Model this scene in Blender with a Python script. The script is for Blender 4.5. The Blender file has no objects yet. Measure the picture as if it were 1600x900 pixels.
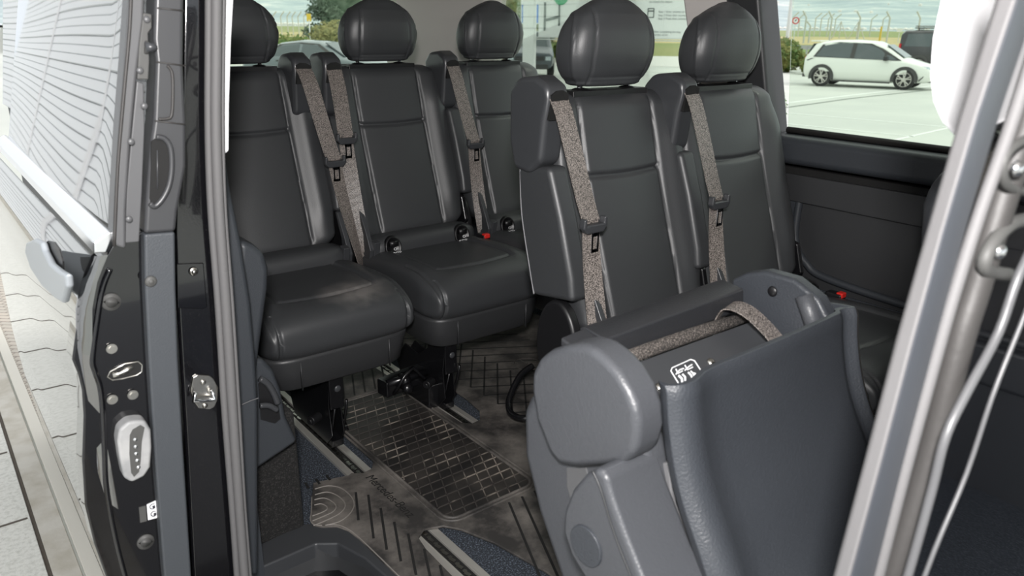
import bpy, math, random
from mathutils import Vector, Matrix

# ---------------------------------------------------------------- camera, world, lights, exposure
scn = bpy.context.scene
COL = scn.collection
cam_data = bpy.data.cameras.new('camera')
cam = bpy.data.objects.new('camera', cam_data)
COL.objects.link(cam)
scn.camera = cam
cam_data.lens = 26.955
cam_data.sensor_width = 36.0
cam_data.clip_start = 0.02
cam_data.clip_end = 20000
cam_data.dof.use_dof = True
cam_data.dof.focus_distance = 2.1
cam_data.dof.aperture_fstop = 6.3
PITCH = math.atan(405 / 1198.0)
YAW = math.atan2(1600, 1265)
cam.matrix_world = (Matrix.Translation((0, 0, 1.15)) @ Matrix.Rotation(YAW - math.pi / 2, 4, 'Z')
                    @ Matrix.Rotation(math.pi / 2 - PITCH, 4, 'X') @ Matrix.Rotation(math.radians(0.5), 4, 'Z'))
scn.view_settings.view_transform = 'Standard'
scn.view_settings.look = 'None'
scn.view_settings.gamma = 1.0
scn.view_settings.use_curve_mapping = False
scn.view_settings.exposure = 0.0

world = bpy.data.worlds.new('overcast_sky')
scn.world = world
world.use_nodes = True
wn = world.node_tree
bgn = wn.nodes['Background']
tc = wn.nodes.new('ShaderNodeTexCoord')
sep = wn.nodes.new('ShaderNodeSeparateXYZ')
cr = wn.nodes.new('ShaderNodeValToRGB')
wn.links.new(tc.outputs['Generated'], sep.inputs[0])
wn.links.new(sep.outputs['Z'], cr.inputs[0])
cr.color_ramp.elements[0].position = 0.0
cr.color_ramp.elements[0].color = (0.80, 0.86, 0.92, 1)
cr.color_ramp.elements[1].position = 0.6
cr.color_ramp.elements[1].color = (1.0, 1.0, 1.0, 1)
wn.links.new(cr.outputs[0], bgn.inputs[0])
bgn.inputs[1].default_value = 1.35

sl = bpy.data.lights.new('hazy_sun', 'SUN')
sl.energy = 1.6
sl.angle = math.radians(12)
sl.color = (1.0, 0.97, 0.92)
so = bpy.data.objects.new('hazy_sun', sl)
COL.objects.link(so)
so.rotation_euler = Vector((0.45, -0.55, 0.75)).to_track_quat('Z', 'Y').to_euler()

# the photographer's flash, just above the lens
fl = bpy.data.lights.new('camera_flash', 'AREA')
fl.shape = 'DISK'
fl.size = 0.10
fl.energy = 46.0
fl.color = (1.0, 0.97, 0.95)
fo = bpy.data.objects.new('camera_flash', fl)
COL.objects.link(fo)
fo.matrix_world = (Matrix.Translation((-0.05, -0.06, 1.33)) @ Matrix.Rotation(YAW - math.pi / 2, 4, 'Z')
                   @ Matrix.Rotation(math.pi / 2 - PITCH + 0.02, 4, 'X'))

# ---------------------------------------------------------------- materials
MATS = {}
def mat(name, col, rough=0.5, metal=0.0, spec=0.5, coat=0.0, bump=None, noise=None, emit=None, sheen=0.0, aniso=None):
    """bump=(scale,strength,dist)  noise=(scale,col2,lo,hi)"""
    m = bpy.data.materials.new(name)
    m.use_nodes = True
    nt = m.node_tree
    b = nt.nodes['Principled BSDF']
    b.inputs['Base Color'].default_value = (*col, 1)
    b.inputs['Roughness'].default_value = rough
    b.inputs['Metallic'].default_value = metal
    b.inputs['Specular IOR Level'].default_value = spec
    b.inputs['Coat Weight'].default_value = coat
    b.inputs['Coat Roughness'].default_value = 0.03
    if sheen:
        b.inputs['Sheen Weight'].default_value = sheen
    t = nt.nodes.new('ShaderNodeTexCoord')
    if noise:
        sc, c2, lo, hi = noise
        n = nt.nodes.new('ShaderNodeTexNoise')
        n.inputs['Scale'].default_value = sc
        n.inputs['Detail'].default_value = 6
        r_ = nt.nodes.new('ShaderNodeValToRGB')
        r_.color_ramp.elements[0].position = lo
        r_.color_ramp.elements[1].position = hi
        r_.color_ramp.elements[0].color = (*col, 1)
        r_.color_ramp.elements[1].color = (*c2, 1)
        nt.links.new(t.outputs['Object'], n.inputs['Vector'])
        nt.links.new(n.outputs['Fac'], r_.inputs[0])
        nt.links.new(r_.outputs[0], b.inputs['Base Color'])
    if bump:
        sc, st, di = bump
        n = nt.nodes.new('ShaderNodeTexNoise')
        n.inputs['Scale'].default_value = sc
        n.inputs['Detail'].default_value = 3
        bp = nt.nodes.new('ShaderNodeBump')
        bp.inputs['Strength'].default_value = st
        bp.inputs['Distance'].default_value = di
        nt.links.new(t.outputs['Object'], n.inputs['Vector'])
        nt.links.new(n.outputs['Fac'], bp.inputs['Height'])
        nt.links.new(bp.outputs[0], b.inputs['Normal'])
    if emit:
        b.inputs['Emission Color'].default_value = (*emit[0], 1)
        b.inputs['Emission Strength'].default_value = emit[1]
    MATS[name] = m
    return m

M = MATS
mat('bar_plastic', (0.024, 0.025, 0.028), 0.35, bump=(300, 0.4, 0.001))
mat('flap_fabric', (0.12, 0.12, 0.125), 0.9)
mat('mat_edge', (0.20, 0.185, 0.17), 0.5)
mat('edge_felt', (0.014, 0.013, 0.012), 0.9, bump=(500, 1.0, 0.002), noise=(500, (0.05, 0.045, 0.04), 0.55, 0.7))
mat('leather', (0.037, 0.039, 0.042), 0.44, bump=(420, 0.25, 0.001), spec=0.6)
mat('leather_grey', (0.056, 0.059, 0.066), 0.42, bump=(260, 0.35, 0.0015), spec=0.5)
mat('seat_plastic', (0.030, 0.031, 0.033), 0.42, bump=(500, 0.3, 0.001))
mat('blue_plastic', (0.030, 0.034, 0.040), 0.48, bump=(420, 0.4, 0.001))
mat('grained_plastic', (0.036, 0.040, 0.047), 0.40, bump=(300, 0.5, 0.0015))
mat('smooth_plastic', (0.040, 0.042, 0.046), 0.33)
mat('grey_plastic', (0.085, 0.086, 0.09), 0.38)
mat('black_plastic', (0.008, 0.008, 0.009), 0.4)
mat('black_metal', (0.006, 0.006, 0.007), 0.25, spec=0.6)
mat('black_hole', (0.003, 0.003, 0.003), 0.8)
mat('rubber_seal', (0.105, 0.103, 0.105), 0.68, bump=(160, 0.25, 0.001))
mat('seal_dark', (0.03, 0.028, 0.027), 0.55, bump=(120, 0.3, 0.001))
mat('chrome', (0.85, 0.86, 0.88), 0.12, metal=1)
mat('chrome_trim', (0.93, 0.94, 0.96), 0.28, metal=1)
mat('steel', (0.62, 0.60, 0.56), 0.25, metal=1)
mat('galvanised', (0.55, 0.55, 0.55), 0.45, metal=0.8, noise=(60, (0.35, 0.35, 0.35), 0.35, 0.65))
mat('aluminium', (0.62, 0.60, 0.56), 0.38, metal=0.7)
mat('housing_plastic', (0.040, 0.041, 0.044), 0.36)
mat('lining_plastic', (0.046, 0.051, 0.058), 0.5, bump=(420, 0.4, 0.001))
mat('seal_channel', (0.060, 0.066, 0.078), 0.45)
mat('handle_silver', (0.40, 0.43, 0.46), 0.35, metal=0.3)
mat('white_trim', (0.80, 0.80, 0.82), 0.5)
mat('headliner', (0.56, 0.53, 0.51), 0.9, bump=(600, 0.2, 0.0005))
mat('carpet_black', (0.007, 0.007, 0.007), 0.95, bump=(350, 1.0, 0.004), noise=(300, (0.040, 0.038, 0.037), 0.50, 0.72))
mat('carpet_blue', (0.020, 0.026, 0.036), 0.95, bump=(500, 1.0, 0.004), noise=(260, (0.16, 0.19, 0.24), 0.50, 0.68))
mat('velcro', (0.03, 0.026, 0.024), 0.9, bump=(350, 1.0, 0.003), noise=(420, (0.16, 0.14, 0.125), 0.45, 0.65))
mat('red_plastic', (0.62, 0.02, 0.015), 0.35)
mat('print_white', (0.75, 0.76, 0.77), 0.5)
mat('sticker', (0.80, 0.80, 0.83), 0.4)
mat('print_dark', (0.03, 0.03, 0.04), 0.5)
mat('white_slats', (0.82, 0.84, 0.87), 0.6)
mat('wall_gap', (0.35, 0.36, 0.38), 0.8)
mat('rubber_grey', (0.20, 0.205, 0.21), 0.55, noise=(18, (0.34, 0.34, 0.34), 0.35, 0.65))
mat('tyre', (0.02, 0.02, 0.02), 0.7)
mat('car_glass', (0.07, 0.09, 0.095), 0.08, spec=0.8)
mat('car_white', (0.84, 0.86, 0.80), 0.3, coat=0.6)
mat('car_silver', (0.14, 0.17, 0.18), 0.3, coat=0.8)
mat('car_dark', (0.022, 0.022, 0.025), 0.3, coat=0.8)
mat('car_grey', (0.07, 0.085, 0.10), 0.3, coat=0.8)
mat('car_cladding', (0.06, 0.06, 0.058), 0.6)
mat('red_light', (0.55, 0.02, 0.03), 0.3)
mat('head_light', (0.55, 0.62, 0.66), 0.15, metal=0.4)
mat('hydrant_red', (0.55, 0.05, 0.04), 0.5)
mat('post_metal', (0.60, 0.62, 0.60), 0.6)
mat('post_yellow', (0.70, 0.50, 0.06), 0.6)
mat('concrete_post', (0.55, 0.55, 0.50), 0.8)
mat('sign_white', (0.78, 0.80, 0.79), 0.6)
mat('sign_green', (0.02, 0.36, 0.15), 0.6)
mat('sign_blue', (0.015, 0.16, 0.62), 0.5)
mat('sign_text', (0.36, 0.38, 0.39), 0.6)
mat('sign_frame', (0.10, 0.115, 0.115), 0.6)
mat('sign_red', (0.6, 0.04, 0.04), 0.5)
mat('house_wall', (0.75, 0.72, 0.66), 0.9)
mat('house_roof', (0.55, 0.46, 0.40), 0.9)
mat('leaf_hedge', (0.09, 0.16, 0.035), 0.7, noise=(3, (0.19, 0.20, 0.05), 0.4, 0.6))
mat('leaf_fir', (0.075, 0.12, 0.075), 0.8, noise=(2, (0.16, 0.21, 0.15), 0.4, 0.65))
mat('leaf_box', (0.05, 0.15, 0.015), 0.6, noise=(30, (0.14, 0.30, 0.03), 0.4, 0.65))
mat('leaf_dry', (0.17, 0.18, 0.07), 0.8, noise=(3, (0.28, 0.26, 0.10), 0.4, 0.6))
mat('bark', (0.12, 0.09, 0.06), 0.9)
mat('joint_soil', (0.10, 0.085, 0.07), 0.95)
mat('kerb_pale', (0.62, 0.60, 0.54), 0.85)
mat('kerb', (0.55, 0.53, 0.48), 0.85, bump=(60, 0.3, 0.003), noise=(9, (0.42, 0.39, 0.33), 0.4, 0.7))

def nodes_of(m):
    return m.node_tree, m.node_tree.nodes['Principled BSDF']

def paint_black():
    m = mat('black_paint', (0.003, 0.003, 0.004), 0.08, coat=1.0)
    return m
paint_black()
def paint_wet():
    # black paint with dried water droplets
    m = mat('speckled_paint', (0.004, 0.004, 0.005), 0.12, coat=1.0)
    nt, b = nodes_of(m)
    t = nt.nodes.new('ShaderNodeTexCoord')
    v = nt.nodes.new('ShaderNodeTexVoronoi')
    v.inputs['Scale'].default_value = 330
    r_ = nt.nodes.new('ShaderNodeValToRGB')
    r_.color_ramp.elements[0].position = 0.07
    r_.color_ramp.elements[0].color = (0.10, 0.09, 0.09, 1)
    r_.color_ramp.elements[1].position = 0.11
    r_.color_ramp.elements[1].color = (0.004, 0.004, 0.005, 1)
    nt.links.new(t.outputs['Object'], v.inputs['Vector'])
    nt.links.new(v.outputs['Distance'], r_.inputs[0])
    nt.links.new(r_.outputs[0], b.inputs['Base Color'])
    bp = nt.nodes.new('ShaderNodeBump')
    bp.inputs['Strength'].default_value = 0.04
    bp.inputs['Distance'].default_value = 0.001
    nt.links.new(v.outputs['Distance'], bp.inputs['Height'])
    nt.links.new(bp.outputs[0], b.inputs['Normal'])
paint_wet()
def webbing():
    m = mat('belt_webbing', (0.055, 0.047, 0.043), 0.42, spec=0.7)
    nt, b = nodes_of(m)
    t = nt.nodes.new('ShaderNodeTexCoord')
    n = nt.nodes.new('ShaderNodeTexNoise')
    n.inputs['Scale'].default_value = 480
    n.inputs['Detail'].default_value = 2
    r_ = nt.nodes.new('ShaderNodeValToRGB')
    r_.color_ramp.elements[0].position = 0.38
    r_.color_ramp.elements[0].color = (0.022, 0.019, 0.017, 1)
    r_.color_ramp.elements[1].position = 0.66
    r_.color_ramp.elements[1].color = (0.34, 0.30, 0.275, 1)
    bp = nt.nodes.new('ShaderNodeBump')
    bp.inputs['Strength'].default_value = 0.6
    bp.inputs['Distance'].default_value = 0.001
    nt.links.new(t.outputs['Object'], n.inputs['Vector'])
    nt.links.new(n.outputs['Fac'], r_.inputs[0])
    nt.links.new(r_.outputs[0], b.inputs['Base Color'])
    nt.links.new(n.outputs['Fac'], bp.inputs['Height'])
    nt.links.new(bp.outputs[0], b.inputs['Normal'])
webbing()
def glass_mat(name, tint, refl=0.5, dark=None):
    m = bpy.data.materials.new(name)
    m.use_nodes = True
    nt = m.node_tree
    nt.nodes.clear()
    out = nt.nodes.new('ShaderNodeOutputMaterial')
    tr = nt.nodes.new('ShaderNodeBsdfTransparent')
    tr.inputs[0].default_value = (*tint, 1)
    gl = nt.nodes.new('ShaderNodeBsdfGlossy')
    gl.inputs['Roughness'].default_value = 0.01
    fr = nt.nodes.new('ShaderNodeFresnel')
    fr.inputs[0].default_value = 1.45
    mu = nt.nodes.new('ShaderNodeMath')
    mu.operation = 'MULTIPLY'
    mu.inputs[1].default_value = refl
    mx = nt.nodes.new('ShaderNodeMixShader')
    nt.links.new(fr.outputs[0], mu.inputs[0])
    nt.links.new(mu.outputs[0], mx.inputs[0])
    nt.links.new(tr.outputs[0], mx.inputs[1])
    nt.links.new(gl.outputs[0], mx.inputs[2])
    nt.links.new(mx.outputs[0], out.inputs[0])
    MATS[name] = m
glass_mat('window_glass', (0.90, 0.95, 0.90), 0.5)
def privacy():
    # dark glass of the sliding door, a slightly wavy mirror at grazing angles
    m = mat('privacy_glass', (0.012, 0.013, 0.014), 0.02, spec=1.0, coat=1.0)
    m.node_tree.nodes['Principled BSDF'].inputs['Coat IOR'].default_value = 2.2
    b = m.node_tree.nodes['Principled BSDF']
    b.inputs['IOR'].default_value = 2.6
    nt = m.node_tree
    t = nt.nodes.new('ShaderNodeTexCoord')
    n = nt.nodes.new('ShaderNodeTexNoise')
    n.inputs['Scale'].default_value = 3.0
    n.inputs['Detail'].default_value = 0
    bp = nt.nodes.new('ShaderNodeBump')
    bp.inputs['Strength'].default_value = 0.05
    bp.inputs['Distance'].default_value = 0.01
    nt.links.new(t.outputs['Object'], n.inputs['Vector'])
    nt.links.new(n.outputs['Fac'], bp.inputs['Height'])
    nt.links.new(bp.outputs[0], b.inputs['Normal'])
privacy()
def door_paint():
    m = mat('door_paint', (0.004, 0.004, 0.005), 0.03, spec=1.0, coat=1.0)
    b = m.node_tree.nodes['Principled BSDF']
    b.inputs['Coat IOR'].default_value = 2.4
    b.inputs['IOR'].default_value = 1.8
door_paint()
def mat_rubber():
    m = mat('mat_rubber', (0.02, 0.019, 0.018), 0.55)
    nt, b = nodes_of(m)
    t = nt.nodes.new('ShaderNodeTexCoord')
    n = nt.nodes.new('ShaderNodeTexNoise')
    n.inputs['Scale'].default_value = 7
    n.inputs['Detail'].default_value = 7
    n.inputs['Roughness'].default_value = 0.65
    r_ = nt.nodes.new('ShaderNodeValToRGB')
    r_.color_ramp.elements[0].position = 0.40
    r_.color_ramp.elements[0].color = (0.032, 0.030, 0.029, 1)
    r_.color_ramp.elements[1].position = 0.72
    r_.color_ramp.elements[1].color = (0.20, 0.182, 0.165, 1)
    nt.links.new(t.outputs['Object'], n.inputs['Vector'])
    nt.links.new(n.outputs['Fac'], r_.inputs[0])
    nt.links.new(r_.outputs[0], b.inputs['Base Color'])
mat_rubber()
mat('mat_groove', (0.010, 0.010, 0.010), 0.7)
mat('mat_ridge', (0.05, 0.045, 0.042), 0.5, noise=(14, (0.24, 0.21, 0.18), 0.50, 0.66))
mat('mat_panel', (0.014, 0.013, 0.013), 0.5, noise=(10, (0.045, 0.040, 0.036), 0.4, 0.7))

def ground_mat():
    m = mat('paving', (0.56, 0.57, 0.53), 0.8, bump=(25, 0.2, 0.003))
    nt, b = nodes_of(m)
    t = nt.nodes.new('ShaderNodeTexCoord')
    n = nt.nodes.new('ShaderNodeTexNoise')
    n.inputs['Scale'].default_value = 0.35
    n.inputs['Detail'].default_value = 8
    r_ = nt.nodes.new('ShaderNodeValToRGB')
    r_.color_ramp.elements[0].position = 0.3
    r_.color_ramp.elements[0].color = (0.50, 0.52, 0.49, 1)
    r_.color_ramp.elements[1].position = 0.7
    r_.color_ramp.elements[1].color = (0.60, 0.62, 0.57, 1)
    nt.links.new(t.outputs['Object'], n.inputs['Vector'])
    nt.links.new(n.outputs['Fac'], r_.inputs[0])
    nt.links.new(r_.outputs[0], b.inputs['Base Color'])
ground_mat()
def brick_mat():
    m = mat('brick_paving', (0.5, 0.46, 0.40), 0.85)
    nt, b = nodes_of(m)
    t = nt.nodes.new('ShaderNodeTexCoord')
    mp = nt.nodes.new('ShaderNodeMapping')
    mp.inputs['Rotation'].default_value = (0, 0, math.radians(45))
    br = nt.nodes.new('ShaderNodeTexBrick')
    br.inputs['Scale'].default_value = 5.0
    br.inputs['Color1'].default_value = (0.52, 0.47, 0.41, 1)
    br.inputs['Color2'].default_value = (0.46, 0.43, 0.38, 1)
    br.inputs['Mortar'].default_value = (0.22, 0.19, 0.17, 1)
    br.inputs['Mortar Size'].default_value = 0.02
    nt.links.new(t.outputs['Object'], mp.inputs[0])
    nt.links.new(mp.outputs[0], br.inputs['Vector'])
    nt.links.new(br.outputs['Color'], b.inputs['Base Color'])
brick_mat()
mat('pale_slab', (0.66, 0.66, 0.62), 0.85, bump=(90, 0.5, 0.004), noise=(60, (0.52, 0.52, 0.48), 0.45, 0.7))
mat('field_green', (0.20, 0.27, 0.09), 0.9, noise=(0.05, (0.30, 0.30, 0.13), 0.4, 0.6))
mat('field_straw', (0.52, 0.42, 0.20), 0.9, noise=(0.4, (0.40, 0.36, 0.18), 0.4, 0.6))
mat('road', (0.42, 0.43, 0.42), 0.9)
def hill_mat():  # distance haze is mixed into these pale blue-grey colours
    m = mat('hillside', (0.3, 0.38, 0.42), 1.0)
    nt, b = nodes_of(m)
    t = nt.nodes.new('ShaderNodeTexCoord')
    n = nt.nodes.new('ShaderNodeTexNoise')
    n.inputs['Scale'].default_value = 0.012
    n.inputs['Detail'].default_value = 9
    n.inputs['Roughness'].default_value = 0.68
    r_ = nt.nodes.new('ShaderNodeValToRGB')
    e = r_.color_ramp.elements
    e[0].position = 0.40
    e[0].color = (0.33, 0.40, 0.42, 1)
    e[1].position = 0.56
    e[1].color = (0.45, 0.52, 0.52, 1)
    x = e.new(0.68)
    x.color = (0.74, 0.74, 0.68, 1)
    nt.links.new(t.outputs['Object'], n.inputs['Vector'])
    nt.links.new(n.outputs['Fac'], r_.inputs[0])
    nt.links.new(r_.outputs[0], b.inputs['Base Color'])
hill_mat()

# ---------------------------------------------------------------- mesh helpers
def worldpos(o):
    v = Vector((0, 0, 0))
    while o is not None:
        v += o.location
        o = o.parent
    return v

def thing(name, label, cat, loc=(0, 0, 0), group=None, rotz=0):
    o = bpy.data.objects.new(name, None)
    o.empty_display_size = 0.1
    COL.objects.link(o)
    o.location = loc
    o.rotation_euler = (0, 0, rotz)
    tag(o, label, cat, group)
    return o

def tag(o, label, cat=None, group=None, kind=None):
    if label: o['label'] = label
    if cat: o['category'] = cat
    if group: o['group'] = group
    if kind: o['kind'] = kind
    return o

class MB:
    def __init__(self):
        self.v = []
        self.f = []
    def add(self, vs, fs):
        n = len(self.v)
        self.v += [tuple(p) for p in vs]
        self.f += [tuple(i + n for i in f) for f in fs]
        return self
    def box(self, c, s, rz=0.0, rx=0.0):
        c = Vector(c)
        R = Matrix.Rotation(rz, 3, 'Z') @ Matrix.Rotation(rx, 3, 'X')
        vs = [c + R @ Vector((sx * s[0] / 2, sy * s[1] / 2, sz * s[2] / 2))
              for sx in (-1, 1) for sy in (-1, 1) for sz in (-1, 1)]
        return self.add(vs, [(0, 1, 3, 2), (4, 6, 7, 5), (0, 4, 5, 1), (2, 3, 7, 6), (0, 2, 6, 4), (1, 5, 7, 3)])
    def prism(self, pts, vec):
        pts = [Vector(p) for p in pts]
        vec = Vector(vec)
        n = len(pts)
        vs = pts + [p + vec for p in pts]
        fs = [tuple(range(n))[::-1], tuple(range(n, 2 * n))]
        fs += [(i, (i + 1) % n, (i + 1) % n + n, i + n) for i in range(n)]
        return self.add(vs, fs)
    def tube(self, pts, r, n=10, closed=False):
        pts = [Vector(p) for p in pts]
        rs = r if isinstance(r, (list, tuple)) else [r] * len(pts)
        vs = []
        N = len(pts)
        up = Vector((0.31, 0.17, 0.93))
        prev = None
        for i, p in enumerate(pts):
            a = pts[max(i - 1, 0)] if not closed else pts[i - 1]
            b = pts[min(i + 1, N - 1)] if not closed else pts[(i + 1) % N]
            d = (b - a).normalized()
            if prev is None:
                u = d.cross(up).normalized()
            else:
                u = (prev - d * prev.dot(d)).normalized()
            prev = u
            w = d.cross(u)
            for k in range(n):
                t = 2 * math.pi * k / n
                vs.append(p + (u * math.cos(t) + w * math.sin(t)) * rs[i])
        fs = []
        M_ = N if closed else N - 1
        for i in range(M_):
            j = (i + 1) % N
            for k in range(n):
                l = (k + 1) % n
                fs.append((i * n + k, i * n + l, j * n + l, j * n + k))
        if not closed:
            fs.append(tuple(range(n))[::-1])
            fs.append(tuple(range((N - 1) * n, N * n)))
        return self.add(vs, fs)
    def cyl(self, a, b, r, n=24, r2=None):
        return self.tube([a, b], [r, r if r2 is None else r2], n)
    def dome(self, c, axis, r, h, n=20, m=5):
        c = Vector(c); axis = Vector(axis).normalized()
        u = axis.orthogonal().normalized(); w = axis.cross(u)
        vs = []
        for i in range(m):
            t = i / m * math.pi / 2
            for k in range(n):
                a = 2 * math.pi * k / n
                vs.append(c + (u * math.cos(a) + w * math.sin(a)) * r * math.cos(t) + axis * h * math.sin(t))
        vs.append(c + axis * h)
        fs = [(i * n + k, i * n + (k + 1) % n, (i + 1) * n + (k + 1) % n, (i + 1) * n + k) for i in range(m - 1) for k in range(n)]
        fs += [((m - 1) * n + k, (m - 1) * n + (k + 1) % n, m * n) for k in range(n)]
        fs.append(tuple(range(n))[::-1])
        return self.add(vs, fs)
    def rings(self, rings, cap=True, closed=True):
        n = len(rings[0])
        vs = [p for r_ in rings for p in r_]
        fs = []
        for i in range(len(rings) - 1):
            for k in range(n if closed else n - 1):
                l = (k + 1) % n
                fs.append((i * n + k, i * n + l, (i + 1) * n + l, (i + 1) * n + k))
        if cap:
            fs.append(tuple(range(n))[::-1])
            fs.append(tuple(range((len(rings) - 1) * n, len(rings) * n)))
        return self.add(vs, fs)
    def grid(self, fn, nu, nv):
        vs = [fn(i / nu, j / nv) for j in range(nv + 1) for i in range(nu + 1)]
        fs = [(j * (nu + 1) + i, j * (nu + 1) + i + 1, (j + 1) * (nu + 1) + i + 1, (j + 1) * (nu + 1) + i)
              for j in range(nv) for i in range(nu)]
        return self.add(vs, fs)
    def ribbon(self, pts, wv, th=0.0018, nrm=None):
        """strap along pts; wv = width vector (or list)"""
        pts = [Vector(p) for p in pts]
        N = len(pts)
        wvs = wv if isinstance(wv, list) else [wv] * N
        rings = []
        for i, p in enumerate(pts):
            d = (pts[min(i + 1, N - 1)] - pts[max(i - 1, 0)]).normalized()
            w = Vector(wvs[i]) / 2
            nn = d.cross(w).normalized() * th / 2
            rings.append([p - w - nn, p + w - nn, p + w + nn, p - w + nn])
        return self.rings(rings)
    def build(self, name, m, parent=None, smooth=False, bevel=0.0, seg=3, world=False, sub=0, ang=35):
        me = bpy.data.meshes.new(name)
        vs = self.v
        if world and parent is not None:
            wp = worldpos(parent)
            vs = [tuple(Vector(p) - wp) for p in vs]
        me.from_pydata(vs, [], self.f)
        me.materials.append(MATS[m] if isinstance(m, str) else m)
        me.validate()
        import bmesh
        bm = bmesh.new()
        bm.from_mesh(me)
        bmesh.ops.recalc_face_normals(bm, faces=bm.faces)
        bm.to_mesh(me)
        bm.free()
        o = bpy.data.objects.new(name, me)
        COL.objects.link(o)
        if parent is not None:
            o.parent = parent
        if smooth or bevel:
            for p in me.polygons:
                p.use_smooth = True
        if bevel:
            b = o.modifiers.new('bevel', 'BEVEL')
            b.width = bevel
            b.segments = seg
            b.limit_method = 'ANGLE'
            b.angle_limit = math.radians(ang)
            b.harden_normals = True
        if sub:
            s = o.modifiers.new('sub', 'SUBSURF')
            s.levels = sub
            s.render_levels = sub
        return o

def superring(hw, hd, n, N, ez=None):
    """closed ring (x, y) of a superellipse, resampled to even arc length; starts at the back centre (+y)"""
    K = 720
    P = []
    for i in range(K):
        t = math.pi / 2 + 2 * math.pi * i / K
        c, s = math.cos(t), math.sin(t)
        P.append((math.copysign(abs(c) ** (2 / n), c) * hw, math.copysign(abs(s) ** (2 / n), s) * hd))
    L = [0]
    for i in range(K):
        a, b = P[i], P[(i + 1) % K]
        L.append(L[-1] + math.hypot(b[0] - a[0], b[1] - a[1]))
    out = []
    j = 0
    for k in range(N):
        t = L[-1] * k / N
        while L[j + 1] < t: j += 1
        f = (t - L[j]) / max(L[j + 1] - L[j], 1e-9)
        a, b = P[j], P[(j + 1) % K]
        out.append((a[0] + (b[0] - a[0]) * f, a[1] + (b[1] - a[1]) * f))
    return out

def smooth01(t):
    t = max(0.0, min(1.0, t))
    return t * t * (3 - 2 * t)
def interp(tab, x):
    if x <= tab[0][0]: return tab[0][1]
    for (a, va), (b, vb) in zip(tab, tab[1:]):
        if x <= b:
            return va + (vb - va) * smooth01((x - a) / (b - a))
    return tab[-1][1]
def lerp(tab, x):
    if x <= tab[0][0]: return tab[0][1]
    for (a, va), (b, vb) in zip(tab, tab[1:]):
        if x <= b:
            return va + (vb - va) * (x - a) / (b - a)
    return tab[-1][1]
def spline(pts, k=6):
    """Catmull-Rom through pts"""
    pts = [Vector(p) for p in pts]
    out = []
    n = len(pts)
    for i in range(n - 1):
        p0, p1, p2, p3 = pts[max(i - 1, 0)], pts[i], pts[i + 1], pts[min(i + 2, n - 1)]
        for j in range(k):
            t = j / k
            out.append(0.5 * ((2 * p1) + (p2 - p0) * t + (2 * p0 - 5 * p1 + 4 * p2 - p3) * t * t + (-p0 + 3 * p1 - 3 * p2 + p3) * t ** 3))
    out.append(pts[-1])
    return out
def text_obj(name, body, size, mtx, m, parent, ext=0.0004, italic=0.0, world=True):
    cu = bpy.data.curves.new(name, 'FONT')
    cu.body = body
    cu.size = size
    cu.extrude = ext
    cu.shear = italic
    cu.align_x = 'LEFT'
    tmp = bpy.data.objects.new(name + '_tmp', cu)
    COL.objects.link(tmp)
    dg = bpy.context.evaluated_depsgraph_get()
    me = bpy.data.meshes.new_from_object(tmp.evaluated_get(dg))
    COL.objects.unlink(tmp)
    bpy.data.objects.remove(tmp)
    me.transform(mtx)
    if world and parent is not None:
        me.transform(Matrix.Translation(-worldpos(parent)))
    me.materials.clear()
    me.materials.append(MATS[m])
    o = bpy.data.objects.new(name, me)
    COL.objects.link(o)
    o.parent = parent
    return o
def frame(o, ux, uy):
    ux = Vector(ux).normalized(); uy = Vector(uy).normalized()
    uz = ux.cross(uy).normalized(); uy = uz.cross(ux)
    m = Matrix((ux, uy, uz)).transposed().to_4x4()
    return Matrix.Translation(o) @ m
def copy_tree(o, parent=None):
    c = o.copy()
    COL.objects.link(c)
    c.parent = parent
    for ch in list(o.children):
        copy_tree(ch, c)
    return c

# ---------------------------------------------------------------- ground and exterior shell
def struct(o, label):
    o['kind'] = 'structure'
    if label: o['label'] = label
    return o
GZ = -0.70
struct(MB().box((900, 900, GZ - 0.5), (4000, 4000, 1.0)).build('ground', 'paving'), 'pale paved car park ground')
# strips of ground beside the van, behind the open door
def gstrip(name, x0, x1, h, m, lab, joints=()):
    mb = MB()
    mb.box(((x0 + x1) / 2, 9.0, GZ + h / 2), (x1 - x0, 22, h))
    return struct(mb.build(name, m, bevel=0.003), lab)
gstrip('trim_1', -1.62, 0.108, 0.020, 'pale_slab', 'pale rough concrete slabs beside the van')
gstrip('trim_2', 0.108, 0.122, 0.006, 'joint_soil', 'dark joint along the concrete slabs')
gstrip('trim_3', 0.122, 0.205, 0.012, 'kerb', 'worn sandy strip along the slabs')
gstrip('trim_4', 0.212, 0.262, 0.022, 'kerb_pale', 'pale kerb strip beside the brick paving')
gstrip('trim_27', 0.262, 0.75, 0.010, 'brick_paving', 'brick paving under the door edge')
for i in range(8):
    struct(MB().box((-0.75, 2.55 + i * 0.62, GZ + 0.021), (1.7, 0.010, 0.003), rz=0.0).build('trim_%d' % (40 + i), 'joint_soil'), 'thin joint between two slabs')
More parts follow.
